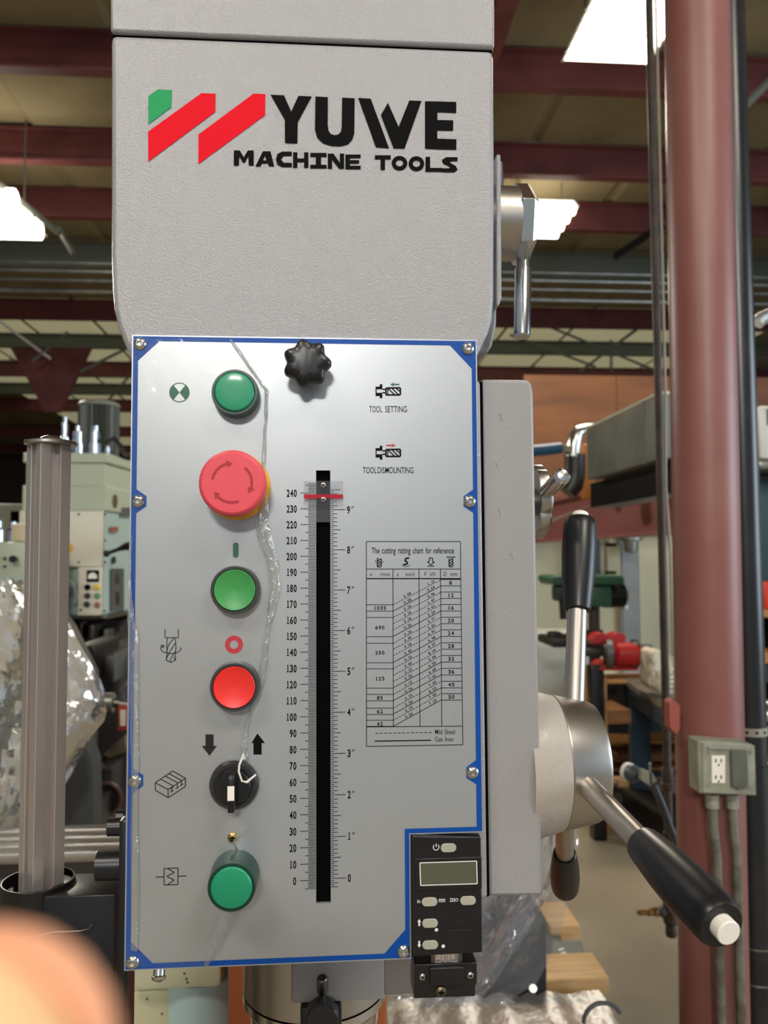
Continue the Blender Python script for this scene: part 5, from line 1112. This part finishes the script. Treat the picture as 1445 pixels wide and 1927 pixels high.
b = MB(); b.prism([at(118, 1420, 1.62), at(132, 1385, 1.62), at(150, 1380, 1.62), at(172, 1440, 1.62), at(174, 1570, 1.62), at(112, 1570, 1.62)], None, (0, .1, 0)); b.build('dark_cloth', mat('dark_cloth', (66, 66, 64), .8, bump=(12, .6, .02)), cwt, bevel=.01)
b = MB(); b.box((at(-50, 1560, 1.7).x, 1.7, 0), (at(150, 1560, 1.7).x, 2.1, at(0, 1556, 1.7).z)); b.build('machine_foot', dark_mach, cwt, smooth=0)
# dark greasy machine with handwheel
Y3 = 2.2
dm = thing('shaping_machine', ground(200, Y3+.2), 'dark greasy machine with brown handwheel left of the panel', 'machine')
MB().box((at(120, 1300, Y3).x, Y3+.1, 0), (at(262, 1300, Y3).x, Y3+.6, at(0, 1240, Y3).z), .02).build('body', dark_mach, dm)
MB().box(at(140, 1215, Y3), at(225, 1262, Y3+.3), .01).build('crosshead', mat('black_casting', (16, 15, 15), .5), dm)
MB().box(at(214, 1230, Y3-.05), at(250, 1262, Y3+.2), .01).build('slide', grey_mach, dm)
MB().box(at(170, 1448, Y3-.1), at(240, 1562, Y3+.1), .01).build('apron', dark_mach, dm)
b = MB(); c = at(198, 1503, Y3-.18); pts = [c+Vector((math.cos(w/28*6.283)*.046, 0, math.sin(w/28*6.283)*.046)) for w in range(28)]; b.tube(pts, .008, 8, close=True)
hwb = b.build('handwheel_rim', mat('dull_brown_paint', (86, 62, 54), .45), dm); MB().lathe([(0, .042), (.006, .04)], c+Vector((0, .004, 0)), (0, 1, 0), 24).build('wheel_web', dark_mach, hwb); MB().lathe([(0, .010), (.02, .014)], c-Vector((0, .008, 0)), (0, 1, 0), 12).build('wheel_nut', steel_dark, hwb)
MB().cyl(at(195, 1322, Y3-.2), at(214, 1322, Y3-.2), .030).build('grey_collar', galv, dm); MB().cyl(at(214, 1322, Y3-.2), at(245, 1327, Y3-.2), .014).build('shaft', steel_dark, dm)
b = MB(); q = [at(222, 1328, Y3-.3), at(240, 1328, Y3-.3), at(240, 1374, Y3-.3), at(222, 1374, Y3-.3)]
MB().prism(q, None, (0, .01, 0)).build('red_frame', mat('tag_red', (150, 44, 34), .5), dm, smooth=0); MB().prism([at(226, 1336, Y3-.305), at(236, 1336, Y3-.305), at(236, 1366, Y3-.305), at(226, 1366, Y3-.305)], None, (0, .004, 0)).build('tag_window', cream_plate, dm, smooth=0)
b = MB(); b.prism([at(192, 1420, Y3-.2), at(235, 1385, Y3-.2), at(240, 1412, Y3-.2), at(205, 1428, Y3-.2)], None, (0, .1, 0)); b.build('bracket', mat('khaki_bracket', (98, 86, 66), .5), dm, bevel=.004)
MB().tube([at(176, 1416, Y3-.2), at(186, 1432, Y3-.2), at(196, 1446, Y3-.2)], .006, 8).build('small_lever', steel_dark, dm)
MB().tube([at(232, 1320, Y3-.3), at(230, 1300, Y3-.3), at(240, 1288, Y3-.3), at(250, 1290, Y3-.3)], .010, 8).build('grey_hose', hosem, dm)
# slotted work table of the neighbouring machine
ts = thing('slotted_table', ground(60, 1.2), 'long grey slotted machine table behind the aluminium post', 'machine table')
ya, yb = 1.15, 1.33
za = at(0, 1608, ya).z
x0, x1 = -1.6, at(262, 1600, ya).x
depths = [ya+(yb-ya)*t for t in (0, .17, .25, .42, .5, .67, .75, .92)]
for i in range(0, 8, 2):
    MB().box((x0, depths[i], za-.02), (x1, depths[i+1], za), .001).build('table_land', satin, ts)
MB().box((x0, ya+.005, za-.05), (x1, yb-.03, za-.02)).build('table_core', dark_mach, ts, smooth=0)
MB().box((x0, ya+.01, za-.13), (x1, yb, za-.05), .004).build('table_apron', mat('dusty_brown_paint', (104, 92, 78), .6), ts)
b = MB(); b.box((x0, ya-.28, za-.16), (x1, yb, za-.13), .004); b.build('coolant_tray', mat('dusty_brown_top', (140, 124, 100), .6, bump=(40, .3, .003), vary=(8, (112, 98, 78), .4, .7)), ts)
MB().box((x0+.3, ya, 0), (x1-.3, yb-.05, za-.16)).build('pedestal', dark_mach, ts, smooth=0)
# cream machine base and brown board seen under the panel
Y4 = .55
cb = thing('cream_machine_base', (at(330, 1900, Y4).x, Y4+.2, .7), 'cream and pale blue machine casting below the panel edge', 'machine')
b = MB(); b.box(at(236, 1790, Y4), (at(417, 1866, Y4).x, Y4+.25, at(300, 1866, Y4).z), .008); b.build('upper_casting', mat('cream_green_paint', (206, 204, 172), .4, vary=(7, (186, 186, 156), .4, .7)), cb)
b = MB(); b.box(at(180, 1868, Y4+.03), (at(322, 1990, Y4+.03).x, Y4+.25, at(318, 1990, Y4+.25).z), .008); b.build('lower_casting', mat('stained_cream_paint', (190, 186, 150), .4, vary=(12, (128, 112, 70), .5, .75)), cb)
b = MB(); b.lathe([(0, .052), (.2, .052)], Vector((at(362, 1900, Y4).x-.0, Y4+.07, at(362, 1874, Y4).z-.2)), (0, 0, 1), 32); b.build('round_casting', mat('pale_blue_paint', (178, 204, 204), .4), cb)
b = MB(); b.box(at(390, 1800, Y4+.08), at(440, 1990, Y4+.3), .008); b.build('side_casting', pale_green2, cb)
MB().box((at(236, 1930, Y4).x, Y4+.04, .02), (at(420, 1930, Y4).x, Y4+.3, at(300, 1980, Y4).z)).build('pedestal', dark_mach, cb, smooth=0)
for u, v in ((347, 1832), (351, 1842), (353, 1849), (277, 1880), (305, 1908), (330, 1919)): MB().lathe([(0, .0016), (.0008, .001)], at(u, v, Y4 if v < 1860 else Y4+.03), (0, -1, 0), 8).build('paint_chip', dark_mach, cb)
MB().box((at(427, 1900, .5).x, .5, .0), (at(729, 1900, .5).x, .75, 1.95), .01).build('column', mat('orange_brown_paint', (158, 84, 40), .5, vary=(5, (136, 66, 28), .35, .7)), dp, label='orange-brown machine column behind the quill')

# ================================================================== the photographer's left hand: a finger close to the lens
def hand():
    tip = CAM+FWD*.035-RIGHT*.0161-UP*.0252
    dir_ = (-RIGHT*.80-UP*.60+FWD*.02).normalized(); side = (-RIGHT*.6+UP*.8).normalized(); back = FWD
    verts = []; edges = []; rad = []
    def v(p, r): verts.append(tuple(p)); rad.append(r); return len(verts)-1
    wrist = tip+dir_*.185+side*.028-FWD*.02
    palm = tip+dir_*.125+side*.030-FWD*.008
    r0 = v(wrist, .027); pm = v(palm, .031); fa = v(wrist+dir_*.09-FWD*.03, .030); edges += [(r0, pm), (fa, r0)]
    for k in range(4):
        L = (.0, .010, .004, -.016)[k]; sp = side*(.0195*k); rr = (1, 1, .95, .82)[k]
        t = tip+sp-dir_*L*0+dir_*(0 if k == 0 else .022+.006*k); bend = FWD*(0 if k == 0 else .006)
        base = tip+dir_*.088+sp*.95+FWD*.002
        a = v(base, .0105*rr); p1 = v(t*.45+base*.55+FWD*.006, .0095*rr); p2 = v(t*.78+base*.22+FWD*.005, .0090*rr); p3 = v(t+dir_*(.0 if k == 0 else .006), (.0125 if k == 0 else .0086)*rr)
        edges += [(pm, a), (a, p1), (p1, p2), (p2, p3)]
    th = [palm+dir_*.01-side*.030-FWD*.012, palm-dir_*.028-side*.046-FWD*.020, palm-dir_*.055-side*.050-FWD*.020, palm-dir_*.075-side*.048-FWD*.018]
    prev = pm
    for p, r in zip(th, (.015, .0115, .0105, .0095)): q = v(p, r); edges.append((prev, q)); prev = q
    me = bpy.data.meshes.new('hand'); me.from_pydata(verts, edges, []); o = bpy.data.objects.new('hand_tmp', me); S.collection.objects.link(o)
    sk_ = o.modifiers.new('skin', 'SKIN'); sb = o.modifiers.new('sub', 'SUBSURF'); sb.levels = 3; sb.render_levels = 3
    if not me.skin_vertices: me.attributes.new('skin', 'FLOAT', 'POINT')
    for i, s_ in enumerate(me.skin_vertices[0].data): s_.radius = (rad[i], rad[i]*(.72 if i in (0, 1) else 1)); s_.use_root = (i == 0)
    dg = bpy.context.evaluated_depsgraph_get(); em = bpy.data.meshes.new_from_object(o.evaluated_get(dg)); bpy.data.objects.remove(o)
    em.shade_smooth(); em.materials.append(skin)
    vs = [v_.co.copy() for v_ in em.vertices]; org = sum(vs, Vector())/len(vs)
    for v_ in em.vertices: v_.co -= org
    h = bpy.data.objects.new('hand', em); h.location = org; S.collection.objects.link(h)
    tag(h, 'out-of-focus bare fingertip close to the lens in the bottom left corner', 'hand')
    n_ = MB(); c = tip+dir_*.006; n_.lathe([(0, .0062), (.0006, .0058)], c+FWD*.0088, FWD, 16); 
    nn = n_.build('fingernail', mat('nail', (232, 180, 150), .25), h)
try: hand()
except Exception as ex: print('HAND', ex)
